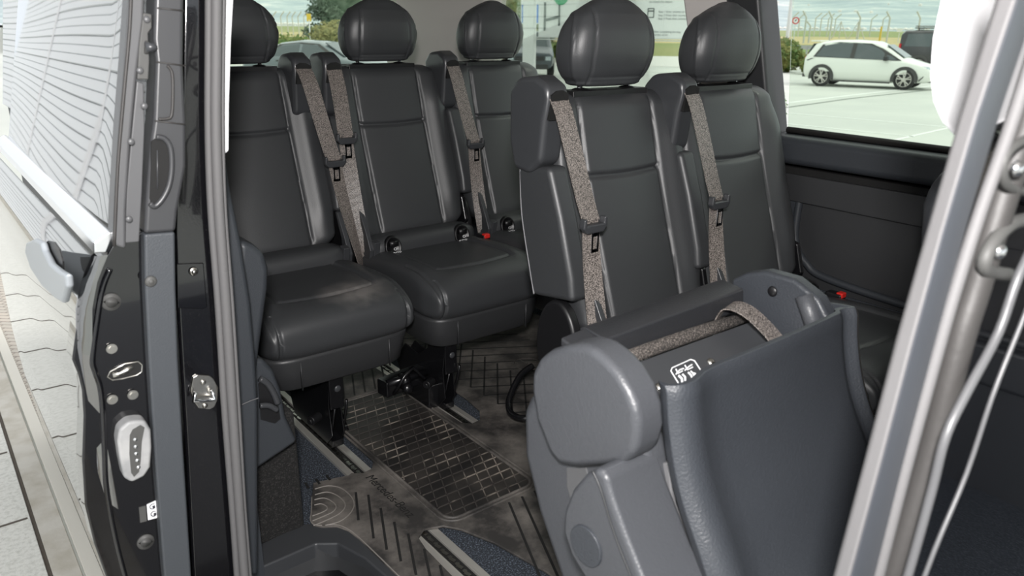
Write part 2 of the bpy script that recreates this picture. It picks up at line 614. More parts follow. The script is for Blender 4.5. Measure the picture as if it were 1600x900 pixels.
# white slatted hall beside the car (seen mirrored in the door)
w = thing('slatted_building', 'white slatted metal wall mirrored in the sliding door glass', 'building', (-1.7, 8, GZ))
mb = MB()
mb.box((-1.75, 9, 2.8), (0.1, 34, 7.0))
mb.build('backing', 'wall_gap', w, world=True)
mb = MB()
z = GZ + 0.25
while z < 6.0:
    for q, (za, zb_, xo) in enumerate(((0.0, 0.125, 0.0), (0.130, 0.255, 0.004), (0.260, 0.385, 0.008))):
        mb.prism([(-1.690 - xo, -8, z + za), (-1.664 - xo, -8, z + za + 0.012), (-1.672 - xo, -8, z + zb_), (-1.70, -8, z + zb_)], (0, 34, 0))
    z += 0.395
mb.build('slats', 'white_slats', w, world=True)
for y in (2.9, 9.2, 15.5):
    MB().box((-1.645, y, 2.6), (0.03, 0.16, 6.6)).build('cover_strip', 'white_trim', w, world=True)
mb = MB()
mb.box((-1.64, 9, GZ + 0.12), (0.06, 34, 0.24))
mb.build('plinth', 'kerb', w, world=True)

# ---------------------------------------------------------------- van floor
fl_ = MB().prism([(0.43, 3.5, -0.04), (2.08, 3.5, -0.04), (2.08, -0.9, -0.04), (0.672, -0.9, -0.04), (0.672, 1.35, -0.04), (0.62, 1.48, -0.04), (0.43, 1.50, -0.04)], (0, 0, 0.04)).build('floor', 'carpet_blue')
struct(fl_, 'blue-grey flecked carpet floor of the van')
struct(MB().box((1.2, 1.3, -0.25), (1.9, 5.2, 0.38)).build('trim_28', 'black_paint'), 'underbody of the van')

# aluminium seat rails
def rail(xc, y0, y1, label):
    t = thing('seat_rail', label, 'rail', (xc, (y0 + y1) / 2, 0), 'seat rails in the floor')
    mb = MB()
    L = y1 - y0
    ym = (y0 + y1) / 2
    for s in (-1, 1):
        mb.box((xc + s * 0.0235, ym, 0.004), (0.020, L, 0.010))
        mb.box((xc + s * 0.0155, ym, 0.0065), (0.003, L, 0.007))
    mb.build('flange', 'aluminium', t, bevel=0.0012, world=True)
    mb = MB()
    mb.box((xc, ym, 0.0015), (0.030, L, 0.003))
    mb.build('slot', 'black_hole', t, world=True)
    mb = MB()
    y = y0 + 0.02
    while y < y1:
        mb.box((xc - 0.001, y, 0.004), (0.009, 0.016, 0.005), rz=0.25)
        mb.cyl((xc, y + 0.012, 0.003), (xc, y + 0.012, 0.006), 0.0055, 10)
        y += 0.030
    mb.build('latch_teeth', 'steel', t, world=True)
    return t
rail(0.800, 0.6, 2.9, 'aluminium seat rail nearest the sliding door')
rail(1.192, 0.6, 2.9, 'second aluminium seat rail, along the ribbed floor mat')
rail(1.90, 0.6, 2.9, 'aluminium seat rail nearest the far wall')

# rubber mat
def curve_poly(name, outlines, z0, th, m, parent, bevel=0.0):
    cu = bpy.data.curves.new(name, 'CURVE')
    cu.dimensions = '2D'
    cu.fill_mode = 'BOTH'
    cu.extrude = th / 2 - bevel
    cu.bevel_depth = bevel
    cu.bevel_resolution = 2
    for ol in outlines:
        sp = cu.splines.new('POLY')
        sp.points.add(len(ol) - 1)
        for i, (x, y) in enumerate(ol):
            sp.points[i].co = (x, y, 0, 1)
        sp.use_cyclic_u = True
    tmp = bpy.data.objects.new(name + '_tmp', cu)
    COL.objects.link(tmp)
    dg = bpy.context.evaluated_depsgraph_get()
    me = bpy.data.meshes.new_from_object(tmp.evaluated_get(dg))
    COL.objects.unlink(tmp)
    bpy.data.objects.remove(tmp)
    me.transform(Matrix.Translation(Vector((0, 0, z0 + th / 2)) - (worldpos(parent) if parent else Vector())))
    me.materials.clear()
    me.materials.append(MATS[m])
    o = bpy.data.objects.new(name, me)
    COL.objects.link(o)
    if parent: o.parent = parent
    return o
def rrect(x0, y0, x1, y1, r, n=8):
    out = []
    for cx, cy, a0 in ((x1 - r, y1 - r, 0), (x0 + r, y1 - r, 90), (x0 + r, y0 + r, 180), (x1 - r, y0 + r, 270)):
        for k in range(n + 1):
            a = math.radians(a0 + 90 * k / n)
            out.append((cx + r * math.cos(a), cy + r * math.sin(a)))
    return out
fm = thing('floor_mat', 'dusty black rubber floor mat with raised grid panel in the aisle', 'mat', (1.0, 1.5, 0.0))
outer = [(0.695, 1.18)] + [(p[0], p[1]) for p in [(0.672, 1.195, 0.016), (0.666, 1.296, 0.016), (0.663, 1.405, 0.016), (0.657, 1.45, 0.016), (0.642, 1.483, 0.016), (0.615, 1.5, 0.016), (0.602, 1.517, 0.016), (0.602, 1.539, 0.016), (0.629, 1.595, 0.016), (0.675, 1.686, 0.016), (0.724, 1.675, 0.016), (0.765, 1.663, 0.016)]]
# notch for the rear part of the first rail: open towards the back
outer += [(0.775, 1.668), (0.80, 1.650), (0.830, 1.655), (0.855, 1.690), (0.862, 1.75), (0.862, 1.84), (0.875, 1.90), (0.90, 1.95), (0.915, 2.06), (0.92, 2.5)]
outer += [(1.148, 2.5), (1.158, 2.0), (1.168, 1.72), (1.19, 1.695), (1.225, 1.70), (1.26, 1.75), (1.275, 1.85), (1.28, 2.5)]
outer += [(1.95, 2.5), (1.95, 0.5), (1.25, 0.5), (0.97, 0.5), (0.935, 1.05), (0.905, 1.20), (0.872, 1.290)]
# front notch of the first rail
outer += [(0.845, 1.328), (0.80, 1.345), (0.772, 1.325), (0.764, 1.28), (0.758, 1.10), (0.755, 0.8), (0.70, 0.8)]
curve_poly('mat_sheet', [outer], 0.0102, 0.006, 'mat_rubber', fm, 0.0015)
MZ = 0.0162
curve_poly('grid_panel', [rrect(0.868, 1.335, 1.132, 2.05, 0.03)], MZ, 0.0012, 'mat_panel', fm)
def loop_tube(pts, r, z):
    return [(x, y, z) for x, y in pts]
mb = MB()
for inset, rad in ((0.0, 0.0045), (-0.012, 0.0035)):
    mb.tube(loop_tube(rrect(0.864 + inset, 1.331 + inset, 1.136 - inset, 2.054 - inset, 0.034 - inset), 0, MZ + 0.001), rad, 8, closed=True)
mb.build('panel_rim', 'mat_rubber', fm, smooth=True, world=True)
mb = MB()
x0, x1, y0, y1 = 0.870, 1.130, 1.338, 2.046
y = y0 + 0.02
while y < y1:
    mb.box(((x0 + x1) / 2, y, MZ + 0.002), (x1 - x0, 0.0028, 0.003), rz=0)
    y += 0.0345
sl_ = 0.42   # x per y of the slanted ridges
c = x0 - (y1 - y0) * sl_
while c < x1:
    # line x = c + (y - y0) * sl_
    ya = y0 if c >= x0 else y0 + (x0 - c) / sl_
    yb = min(y1, y0 + (x1 - c) / sl_)
    if yb - ya > 0.02:
        a = Vector((c + (ya - y0) * sl_, ya, MZ + 0.002)); b = Vector((c + (yb - y0) * sl_, yb, MZ + 0.002))
        d = (b - a)
        mb.box((a + b) / 2, (0.0028, d.length, 0.003), rz=-math.atan(sl_))
    c += 0.0345
mb.build('grid_ridges', 'mat_ridge', fm, world=True)
# slanted grooves
mb = MB()
def groove(x, ya, yb, slope=0.45):
    a = Vector((x, ya, MZ + 0.0004)); b = Vector((x + (yb - ya) * slope, yb, MZ + 0.0004))
    mb.box((a + b) / 2, (0.006, (b - a).length, 0.0012), rz=-math.atan(slope))
for xs_, ya, yb in ((0.693, 1.47, 1.58), (0.688, 1.385, 1.55), (0.692, 1.33, 1.48), (0.697, 1.275, 1.41), (0.70, 1.215, 1.35), (0.705, 1.155, 1.28), (0.705, 1.09, 1.21), (0.705, 1.02, 1.14), (0.705, 0.93, 1.07)):
    groove(xs_, ya, yb)
for k in range(8):
    groove(0.90 + k * 0.042, 1.02 + (0.03 if k > 6 else 0), 1.305)
for k in range(6):
    groove(0.92 + k * 0.038, 2.08, 2.30)
for i in range(9):
    yb = 1.60 + i * 0.075
    groove(1.33, yb, yb + 0.25, 0.75)
for i in range(16):
    yb = 1.0 + i * 0.075
    a = Vector((1.33, yb + 0.30, MZ + 0.0004)); b = Vector((1.75, yb + 0.05, MZ + 0.0004))
    mb.box((a + b) / 2, (0.006, (b - a).length, 0.0012), rz=-math.atan2(b.x - a.x, b.y - a.y))
for k in range(3):
    groove(0.655 + 0.03 * k, 1.672, 1.70, 0.1)
mb.build('grooves', 'mat_groove', fm, world=True)
# concentric arches at the corner of the mat
mb = MB()
for arc in ([(0.665, 1.657, 0.017), (0.699, 1.65, 0.017), (0.721, 1.619, 0.017), (0.724, 1.569, 0.017), (0.713, 1.532, 0.017), (0.687, 1.505, 0.017), (0.653, 1.492, 0.017), (0.619, 1.499, 0.017)],
            [(0.654, 1.633, 0.017), (0.683, 1.626, 0.017), (0.697, 1.6, 0.017), (0.7, 1.563, 0.017), (0.691, 1.538, 0.017), (0.669, 1.522, 0.017), (0.634, 1.516, 0.017), (0.597, 1.515, 0.017)],
            [(0.644, 1.613, 0.017), (0.666, 1.606, 0.017), (0.676, 1.581, 0.017), (0.675, 1.554, 0.017), (0.66, 1.539, 0.017), (0.635, 1.535, 0.017), (0.603, 1.534, 0.017)],
            [(0.634, 1.592, 0.017), (0.65, 1.587, 0.017), (0.656, 1.569, 0.017), (0.651, 1.556, 0.017), (0.634, 1.552, 0.017), (0.611, 1.553, 0.017)],
            [(0.646, 1.633, 0.016), (0.616, 1.57, 0.016), (0.602, 1.544, 0.016), (0.6, 1.521, 0.016), (0.614, 1.504, 0.016)],
            [(0.626, 1.498, 0.016), (0.645, 1.483, 0.016), (0.658, 1.451, 0.016), (0.663, 1.407, 0.016), (0.667, 1.298, 0.016), (0.669, 1.232, 0.016)]):
    mb.tube(spline(arc, 6), 0.0016, 6)
mb.build('corner_arches', 'mat_edge', fm, smooth=True, world=True)
text_obj('lettering', 'Mercedes-Benz', 0.036, frame((0.794, 1.628, MZ + 0.0002), (0, -1, 0), (1, 0, 0)), 'mat_groove', fm, ext=0.0006)
text_obj('lettering', 'Mercedes-Benz', 0.036, frame((0.7953, 1.6295, MZ + 0.0001), (0, -1, 0), (1, 0, 0)), 'mat_ridge', fm, ext=0.0003)
# star emblem in a ring on the far part of the mat
mb = MB()
cc = Vector((1.60, 1.93, MZ + 0.001))
mb.tube([cc + Vector((0.05 * math.cos(a * math.pi / 12), 0.05 * math.sin(a * math.pi / 12), 0)) for a in range(24)], 0.0025, 6, closed=True)
for k in range(3):
    a = math.radians(90 + 120 * k)
    mb.tube([cc, cc + Vector((0.05 * math.cos(a), 0.05 * math.sin(a), 0))], [0.004, 0.001], 6)
mb.build('emblem', 'mat_ridge', fm, world=True)

# ---------------------------------------------------------------- inner walls
# far wall, lower part below the window
XW = 2.068
wl = MB()
wl.prism([(XW, -0.8, -0.04), (XW, 3.5, -0.04), (XW, 3.5, 0.42), (XW, -0.8, 0.42)], (0.10, 0, 0))
wl.build('wall_right', 'blue_plastic'); wr = bpy.data.objects['wall_right']; struct(wr, 'dark lower side wall on the far side of the van')
def wallstrip(name, pts_yz, x0, dx, m, bevel=0.006, par=wr):
    mb = MB()
    mb.prism([(x0, y, z) for y, z in pts_yz], (dx, 0, 0))
    return mb.build(name, m, par, bevel=bevel, world=True)
wallstrip('window_sill', ((-0.8, 0.770), (3.5, 0.785), (3.5, 0.872), (-0.8, 0.845)), XW - 0.035, 0.13, 'blue_plastic', 0.022)
wallstrip('shadow_gap', ((-0.8, 0.742), (3.5, 0.757), (3.5, 0.775), (-0.8, 0.760)), XW - 0.005, 0.02, 'black_hole', 0.0)
wallstrip('upper_panel', ((-0.8, 0.650), (3.5, 0.690), (3.5, 0.757), (-0.8, 0.742)), XW - 0.016, 0.11, 'seat_plastic', 0.004)
wallstrip('pocket_panel', ((-0.8, 0.42), (3.5, 0.42), (3.5, 0.690), (-0.8, 0.650)), XW + 0.004, 0.09, 'seat_plastic', 0.0)
# raised frame around the pocket
P = spline([(XW, 1.235, 0.70), (XW, 1.235, 0.56), (XW, 1.19, 0.49), (XW, 1.08, 0.455), (XW, 0.6, 0.435), (XW, -0.5, 0.42)], 8)
mb = MB(); mb.tube(P, 0.012, 8)
mb.build('pocket_rim', 'blue_plastic', wr, smooth=True, world=True)
wallstrip('pocket_surround', ((1.235, 0.40), (3.5, 0.40), (3.5, 0.69), (1.235, 0.69)), XW - 0.008, 0.02, 'blue_plastic', 0.004)
wallstrip('wall_ledge', ((-0.8, 0.30), (3.5, 0.30), (3.5, 0.425), (-0.8, 0.405)), XW - 0.03, 0.05, 'blue_plastic', 0.012)
struct(MB().box((2.20, 1.35, 0.30), (0.06, 4.8, 1.06)).build('trim_17', 'black_paint'), 'outer skin of the far side of the van')
# pillars on the far side; tumblehome above the belt line
def leanx(z): return XW + 0.02 - 0.16 * max(0, z - 0.86)
def pillar(name, ya, yb, yc, yd, m, x_in=0.03, ztop=1.45):
    """quad from sill (ya..yb) to top (yc..yd)"""
    mb = MB()
    z0, z1 = 0.84, ztop
    mb.rings([[(leanx(z0) - x_in, ya, z0), (leanx(z0) - x_in, yb, z0), (leanx(z0) + 0.07, yb, z0), (leanx(z0) + 0.07, ya, z0)],
              [(leanx(z1) - x_in, yc, z1), (leanx(z1) - x_in, yd, z1), (leanx(z1) + 0.07, yd, z1), (leanx(z1) + 0.07, yc, z1)]])
    return mb.build(name, m, bevel=0.012)
struct(pillar('trim_5', 1.352, 1.48, 1.43, 1.54, 'seat_plastic'), 'dark pillar between the two far side windows')
struct(pillar('trim_6', 1.46, 1.63, 1.53, 1.72, 'headliner', 0.020), 'beige cover beside the dark far pillar')
struct(pillar('trim_7', 2.86, 3.60, 2.62, 3.60, 'headliner', 0.05), 'beige pillar in the rear corner')
# glass
def pane(name, pts, nrm_dx, label):
    mb = MB()
    mb.prism(pts, nrm_dx)
    o = mb.build(name, 'window_glass')
    return struct(o, label)
pane('window_1', [(leanx(0.85) + 0.04, -0.7, 0.85), (leanx(0.85) + 0.04, 1.34, 0.85), (leanx(1.45) + 0.04, 1.34, 1.45), (leanx(1.45) + 0.04, -0.7, 1.45)], (0.004, 0, 0), 'far side window looking onto the car park')
pane('window_2', [(leanx(0.85) + 0.04, 1.45, 0.85), (leanx(0.85) + 0.04, 2.95, 0.85), (leanx(1.45) + 0.04, 2.95, 1.45), (leanx(1.45) + 0.04, 1.45, 1.45)], (0.004, 0, 0), 'far rear quarter window')
mb = MB()
for a, b in (((-0.7, 0.866), (1.33, 0.880)),):
    mb.tube([(leanx(0.87) + 0.022, a[0], a[1] - 0.018), (leanx(0.87) + 0.022, b[0], b[1] - 0.012)], 0.010, 8)
struct(mb.build('trim_8', 'seal_dark', smooth=True), 'black rubber seal around the side windows')
# header above windows and roof
struct(MB().box((1.98, 1.4, 1.40), (0.22, 4.4, 0.20)).build('trim_9', 'headliner', bevel=0.03), 'beige header above the side windows')
struct(MB().box((1.22, 1.25, 1.46), (1.75, 4.7, 0.06)).build('ceiling', 'headliner'), 'beige headliner')
struct(MB().box((1.22, 1.25, 1.52), (1.85, 4.9, 0.05)).build('trim_10', 'black_paint'), 'black roof skin')
# tailgate
struct(MB().box((1.22, 3.47, 0.40), (1.70, 0.10, 0.94)).build('wall_rear', 'blue_plastic', bevel=0.02), 'dark lower lining of the tailgate')
pane('window_3', [(0.42, 3.45, 0.85), (2.05, 3.45, 0.85), (1.98, 3.38, 1.42), (0.50, 3.38, 1.42)], (0, 0.004, 0), 'rear window of the van')
struct(MB().box((1.22, 3.40, 1.40), (1.7, 0.12, 0.12)).build('trim_11', 'headliner', bevel=0.02), 'beige header above the rear window')
# near side wall behind the door opening
mb = MB()
mb.box((0.40, 2.55, 0.42), (0.10, 2.2, 0.92))
struct(mb.build('wall_left', 'blue_plastic'), 'side wall of the van behind the door opening')
mb = MB()
mb.prism([(0.330, 1.50, 0.86), (0.330, 3.6, 0.86), (0.43, 3.6, 1.43), (0.43, 1.50, 1.43)], (0.006, 0, 0))
struct(mb.build('window_4', 'privacy_glass'), 'dark glass behind the open sliding door')

# wheel arch box with carpet, and the dark plastic trim above it
mb = MB()
mb.box((0.507, 1.965, 0.16), (0.156, 0.86, 0.32))
struct(mb.build('trim_13', 'carpet_black', bevel=0.012), 'black carpeted wheel arch box')
at = thing('pillar_trim', 'dark blue-grey plastic pillar lining with cup holder beside the back seat', 'trim', (0.46, 1.5, 0.3))
mb = MB()
mb.prism([(0.437, 1.36, 0.945), (0.44, 1.36, 0.872), (0.449, 1.36, 0.777), (0.454, 1.36, 0.665), (0.452, 1.36, 0.548), (0.447, 1.36, 0.447), (0.409, 1.36, 0.065), (0.353, 1.36, 0.093), (0.392, 1.36, 0.564), (0.418, 1.36, 0.942)], (0, 0.10, 0))
mb.build('upright_panel', 'blue_plastic', at, bevel=0.012, seg=4, world=True, ang=25)
mb = MB()
mb.prism([(0.471, 1.44, 0.761), (0.499, 1.44, 0.748), (0.518, 1.44, 0.727), (0.524, 1.44, 0.694), (0.519, 1.44, 0.655), (0.491, 1.44, 0.537), (0.473, 1.44, 0.457), (0.447, 1.44, 0.464), (0.456, 1.44, 0.668)], (0, 0.42, 0))
mb.build('armrest', 'blue_plastic', at, bevel=0.02, seg=5, world=True, ang=25)
mb = MB()
mb.prism([(0.483, 1.47, 0.5), (0.504, 1.47, 0.492), (0.523, 1.47, 0.463), (0.535, 1.47, 0.412), (0.54, 1.47, 0.349), (0.561, 1.47, 0.278), (0.477, 1.47, 0.248), (0.408, 1.47, 0.221), (0.424, 1.47, 0.401), (0.456, 1.47, 0.45)], (0, 0.10, 0))
mb.build('lower_panel', 'blue_plastic', at, bevel=0.010, seg=3, world=True, ang=25)
mb = MB()
mb.prism([(0.487, 1.468, 0.442), (0.499, 1.468, 0.45), (0.514, 1.468, 0.434), (0.524, 1.468, 0.392), (0.526, 1.468, 0.347), (0.513, 1.468, 0.34), (0.484, 1.468, 0.359)], (0, 0.004, 0))
mb.build('cup_recess', 'black_plastic', at, world=True)
mb = MB()
q = [(0.49, 1.465, 0.454), (0.505, 1.465, 0.438), (0.516, 1.465, 0.412), (0.522, 1.465, 0.387)]
mb.tube(spline(q, 5), 0.007, 10)
q = [(0.481, 1.455, 0.398), (0.499, 1.455, 0.393), (0.516, 1.455, 0.377)]
mb.tube(spline(q, 5), 0.006, 10)
mb.build('cup_holder_rim', 'smooth_plastic', at, smooth=True, world=True)
mb = MB()
mb.tube([(0.414, 1.357, 0.462), (0.432, 1.357, 0.465), (0.447, 1.357, 0.466)], 0.0012, 6)
mb.build('seam', 'grey_plastic', at, world=True)

# entrance step in front of the wheel arch
st = thing('entry_step', 'dark plastic corner of the entrance step below the floor mat', 'step', (0.5, 1.4, 0.0))
mb = MB()
top = [(0.40, 1.525), (0.58, 1.545), (0.625, 1.520), (0.655, 1.48), (0.675, 1.42), (0.683, 1.20), (0.69, 0.7), (0.660, 0.7), (0.655, 1.18), (0.640, 1.34), (0.615, 1.425), (0.575, 1.455), (0.40, 1.45)]
mb.prism([(x, y, -0.03) for x, y in top], (0, 0, 0.042))
mb.build('step_edge', 'smooth_plastic', st, bevel=0.005, seg=3, world=True)
mb = MB()
mb.rings([[(0.40, 1.452, 0.0), (0.572, 1.457, 0.0), (0.618, 1.428, 0.0), (0.642, 1.34, 0.0), (0.657, 1.18, 0.0), (0.662, 0.70, 0.0)],
          [(0.40, 1.44, -0.20), (0.555, 1.44, -0.20), (0.60, 1.41, -0.20), (0.62, 1.32, -0.20), (0.63, 1.18, -0.20), (0.635, 0.70, -0.20)]], cap=False, closed=False)
mb.build('riser', 'seat_plastic', st, smooth=True, world=True)
mb = MB()
mb.box((0.51, 1.06, -0.215), (0.30, 0.8, 0.03))
mb.build('tread', 'seat_plastic', st, bevel=0.006, world=True)

# ---------------------------------------------------------------- rear door pillar: paint, seal
mb = MB()
mb.prism([(0.376, 1.27, 1.223), (0.416, 1.27, 1.224), (0.401, 1.27, 1.094), (0.381, 1.27, 0.894), (0.369, 1.27, 0.673), (0.354, 1.27, 0.43), (0.334, 1.27, 0.07), (0.258, 1.27, 0.112), (0.284, 1.27, 0.455), (0.303, 1.27, 0.723), (0.314, 1.27, 0.84), (0.331, 1.27, 0.951), (0.351, 1.27, 1.048)], (0, 0.12, 0))
struct(mb.build('trim_14', 'speckled_paint', bevel=0.006), 'glossy black speckled paint of the rear door pillar')
mb = MB()
mb.prism([(0.31, 1.268, 0.785), (0.352, 1.268, 0.779), (0.349, 1.268, 0.702), (0.342, 1.268, 0.7), (0.302, 1.268, 0.71)], (0, 0.003, 0))
tp = mb.build('latch_recess', 'black_paint', bpy.data.objects['trim_14'], world=True, bevel=0.002)
def sealstrip(name, cols, Y, dY, m, label, bevel=0.006):
    """cols: list of (y_px, x_left, x_right)"""
    pass
S1 = [(0.408, 1.255, 1.223), (0.397, 1.255, 1.132), (0.381, 1.255, 0.998), (0.37, 1.255, 0.866), (0.363, 1.255, 0.702), (0.352, 1.255, 0.501), (0.344, 1.255, 0.307), (0.334, 1.255, 0.096)]
S2 = [(0.418, 1.25, 1.224), (0.407, 1.25, 1.132), (0.391, 1.25, 0.998), (0.381, 1.25, 0.866), (0.374, 1.25, 0.701), (0.364, 1.25, 0.5), (0.355, 1.25, 0.305), (0.347, 1.25, 0.093)]
S3 = [(0.432, 1.258, 1.225), (0.42, 1.258, 1.132), (0.404, 1.258, 0.996), (0.393, 1.258, 0.863), (0.387, 1.258, 0.696), (0.377, 1.258, 0.492), (0.367, 1.258, 0.296), (0.36, 1.258, 0.08)]
t = thing('door_seal', 'grey rubber seal down the rear edge of the door opening', 'seal', (0.36, 1.255, 0.4))
mb = MB(); mb.tube(spline(S1, 5), 0.0058, 12); mb.tube(spline(S3, 5), 0.0035, 8)
mb.build('inner_lip', 'rubber_seal', t, smooth=True, world=True)
mb = MB(); mb.tube(spline(S2, 5), 0.0085, 14)
mb.build('bulb', 'rubber_seal', t, smooth=True, world=True)
mb = MB()
mb.prism([(0.443, 1.275, 1.226), (0.455, 1.275, 1.226), (0.439, 1.275, 1.132), (0.425, 1.275, 1.034), (0.416, 1.275, 0.957), (0.41, 1.275, 0.953), (0.404, 1.275, 0.954), (0.408, 1.275, 0.995), (0.425, 1.275, 1.132), (0.435, 1.275, 1.207)], (0, 0.02, 0))
struct(mb.build('trim_15', 'white_trim', bevel=0.004), 'white pillar cover strip beside the door seal')

# ---------------------------------------------------------------- striker and bolts on the pillar
t = thing('door_striker', 'shiny metal latch striker plate on the black rear door pillar', 'striker', (0.33, 1.265, 0.5))
mb = MB()
mb.prism([(0.311, 1.266, 0.583), (0.318, 1.266, 0.586), (0.338, 1.266, 0.579), (0.344, 1.266, 0.571), (0.35, 1.266, 0.552), (0.346, 1.266, 0.53), (0.339, 1.266, 0.518), (0.331, 1.266, 0.516), (0.313, 1.266, 0.524), (0.307, 1.266, 0.538), (0.304, 1.266, 0.561)], (0, 0.004, 0))
mb.build('plate', 'steel', t, bevel=0.001, world=True)
mb = MB()
q = [(0.304, 1.255, 0.546), (0.309, 1.255, 0.561), (0.335, 1.255, 0.556), (0.339, 1.255, 0.538)]
mb.tube([q[1], q[0], Vector(q[0]) * 0.5 + Vector(q[3]) * 0.5, q[3], q[2]], 0.0038, 10)
mb.build('striker_loop', 'chrome', t, smooth=True, world=True)
for q in [(0.326, 1.266, 0.57), (0.324, 1.266, 0.526)]:
    MB().dome(q, (0, -1, 0), 0.005, 0.003).build('screw', 'steel', t, smooth=True, world=True)
q = [(0.334, 1.266, 0.768)][0]
mb = MB(); mb.dome(q, (0, -1, 0), 0.0075, 0.003); mb.cyl(Vector(q) + Vector((0, 0, 0)), Vector(q) + Vector((0, -0.005, 0)), 0.0045, 8)
tag(mb.build('bolt', 'steel', None, smooth=True), 'round metal bolt in the black recess of the pillar', 'bolt')

# ---------------------------------------------------------------- sliding door, open towards the back
DY = 1.20
sd = thing('sliding_door', 'open black sliding door mirroring the white slatted wall', 'door', (0.22, 1.2, 0.2))
# outer skin
def skin_x(z):
    return lerp([(-0.30, 0.235), (-0.22, 0.205), (-0.10, 0.180), (0.05, 0.158), (0.20, 0.144), (0.35, 0.137), (0.60, 0.137), (0.70, 0.141), (0.76, 0.150), (0.80, 0.163), (0.835, 0.182)], z)
mb = MB()
zs = [-0.30 + 1.135 * k / 60 for k in range(61)]
def front_y(z):
    return lerp([(-0.3, 1.26), (0.2, 1.215), (0.5, 1.20), (0.56, 1.205), (0.70, 1.20), (0.80, 1.20), (0.835, 1.20)], z)
cols_ = [(0.0, 0.020), (0.001, 0.006), (0.004, 0.001), (0.008, 0.0), (0.012, 0.0), (0.03, 0.0)] + [(0.1 + 0.12 * k, 0.0) for k in range(10)]
mb.rings([[(skin_x(z) + dx, front_y(z) + dy, z) for dy, dx in cols_] for z in zs], cap=False, closed=False)
mb.build('outer_panel', 'door_paint', sd, smooth=True, world=True)
# moulding, glass
mb = MB()
mb.rings([[(skin_x(0.835) + 0.002, 1.20, 0.840), (skin_x(0.835) + 0.004, 1.20, 0.856), (0.208, 1.20, 0.868), (0.215, 1.20, 0.866), (0.20, 1.20, 0.838)],
          [(skin_x(0.835) + 0.002, 2.40, 0.850), (skin_x(0.835) + 0.004, 2.40, 0.866), (0.208, 2.40, 0.878), (0.215, 2.40, 0.876), (0.20, 2.40, 0.848)]])
mb.build('belt_moulding', 'chrome_trim', sd, world=True, bevel=0.002)
mb = MB()
def glass_pt(u, v):
    z = 0.872 + 0.50 * v
    y = 1.212 + 1.15 * u
    bulge = -0.006 * math.sin(min(u, 1) * math.pi)
    lean = 0.212 + (z - 0.865) * 0.235
    if u < 0.07:
        lean += 0.004 * (1 - u / 0.07) ** 2
    return (lean + bulge, y, z)
mb.grid(glass_pt, 40, 20)
mb.build('window', 'privacy_glass', sd, smooth=True, world=True)
# black leading edge: outer flange and end panel
mb = MB()
mb.prism([(0.199, 1.204, 0.831), (0.185, 1.204, 0.823), (0.173, 1.204, 0.803), (0.161, 1.204, 0.772), (0.144, 1.204, 0.726), (0.133, 1.204, 0.686), (0.137, 1.204, 0.661), (0.138, 1.204, 0.635), (0.134, 1.204, 0.594), (0.121, 1.204, 0.522), (0.113, 1.204, 0.445), (0.115, 1.204, 0.374), (0.124, 1.204, 0.289), (0.15, 1.204, 0.164), (0.254, 1.204, 0.104), (0.234, 1.204, 0.253), (0.227, 1.204, 0.435), (0.236, 1.204, 0.617), (0.246, 1.204, 0.743), (0.256, 1.204, 0.862), (0.21, 1.204, 0.846)], (0, 0.05, 0))
mb.build('end_panel', 'black_paint', sd, bevel=0.003, world=True)
mb = MB()
mb.tube(spline([(0.202, 1.202, 0.813), (0.188, 1.202, 0.786), (0.174, 1.202, 0.74), (0.159, 1.202, 0.682), (0.159, 1.202, 0.661), (0.162, 1.202, 0.634), (0.16, 1.202, 0.597), (0.153, 1.202, 0.533), (0.146, 1.202, 0.468), (0.145, 1.202, 0.385), (0.149, 1.202, 0.297), (0.157, 1.202, 0.215)], 5), 0.0042, 10)
mb.build('pressed_ridge', 'black_paint', sd, smooth=True, world=True)
mb = MB()
mb.prism([(0.251, 1.185, 0.861), (0.294, 1.185, 0.858), (0.284, 1.185, 0.771), (0.273, 1.185, 0.657), (0.26, 1.185, 0.479), (0.244, 1.185, 0.247), (0.236, 1.185, 0.129), (0.2, 1.185, 0.149), (0.203, 1.185, 0.281), (0.217, 1.185, 0.495), (0.231, 1.185, 0.669), (0.241, 1.185, 0.78)], (0, 0.05, 0))
mb.build('edge_lining', 'lining_plastic', sd, bevel=0.004, world=True)
mb = MB()
mb.prism([(0.316, 1.185, 1.232), (0.354, 1.185, 1.234), (0.336, 1.185, 1.099), (0.33, 1.185, 1.018), (0.322, 1.185, 0.953), (0.302, 1.185, 0.889), (0.295, 1.185, 0.858), (0.251, 1.185, 0.861), (0.259, 1.185, 0.904), (0.272, 1.185, 0.968), (0.279, 1.185, 0.999), (0.285, 1.185, 1.021), (0.299, 1.185, 1.104), (0.3, 1.185, 1.133)], (0, 0.05, 0))
hd = mb.build('pull_housing', 'housing_plastic', sd, bevel=0.006, seg=3, world=True)
mb = MB()
mb.prism([(0.278, 1.183, 0.993), (0.285, 1.183, 0.998), (0.295, 1.183, 0.996), (0.301, 1.183, 0.985), (0.3, 1.183, 0.96), (0.294, 1.183, 0.933), (0.285, 1.183, 0.915), (0.274, 1.183, 0.904), (0.266, 1.183, 0.901), (0.265, 1.183, 0.913), (0.273, 1.183, 0.958)], (0, 0.004, 0))
hp = mb.build('pull_recess', 'black_hole', hd, world=True)
mb = MB()
mb.tube(spline([(0.285, 1.181, 1), (0.296, 1.181, 0.996), (0.302, 1.181, 0.982), (0.3, 1.181, 0.954), (0.293, 1.181, 0.929), (0.282, 1.181, 0.911), (0.27, 1.181, 0.901), (0.264, 1.181, 0.906)], 5), 0.0040, 10)
mb.tube([(0.284, 1.182, 0.981), (0.277, 1.182, 0.925)], 0.0012, 6)
mb.build('pull_rim', 'housing_plastic', hd, smooth=True, world=True)
mb = MB()
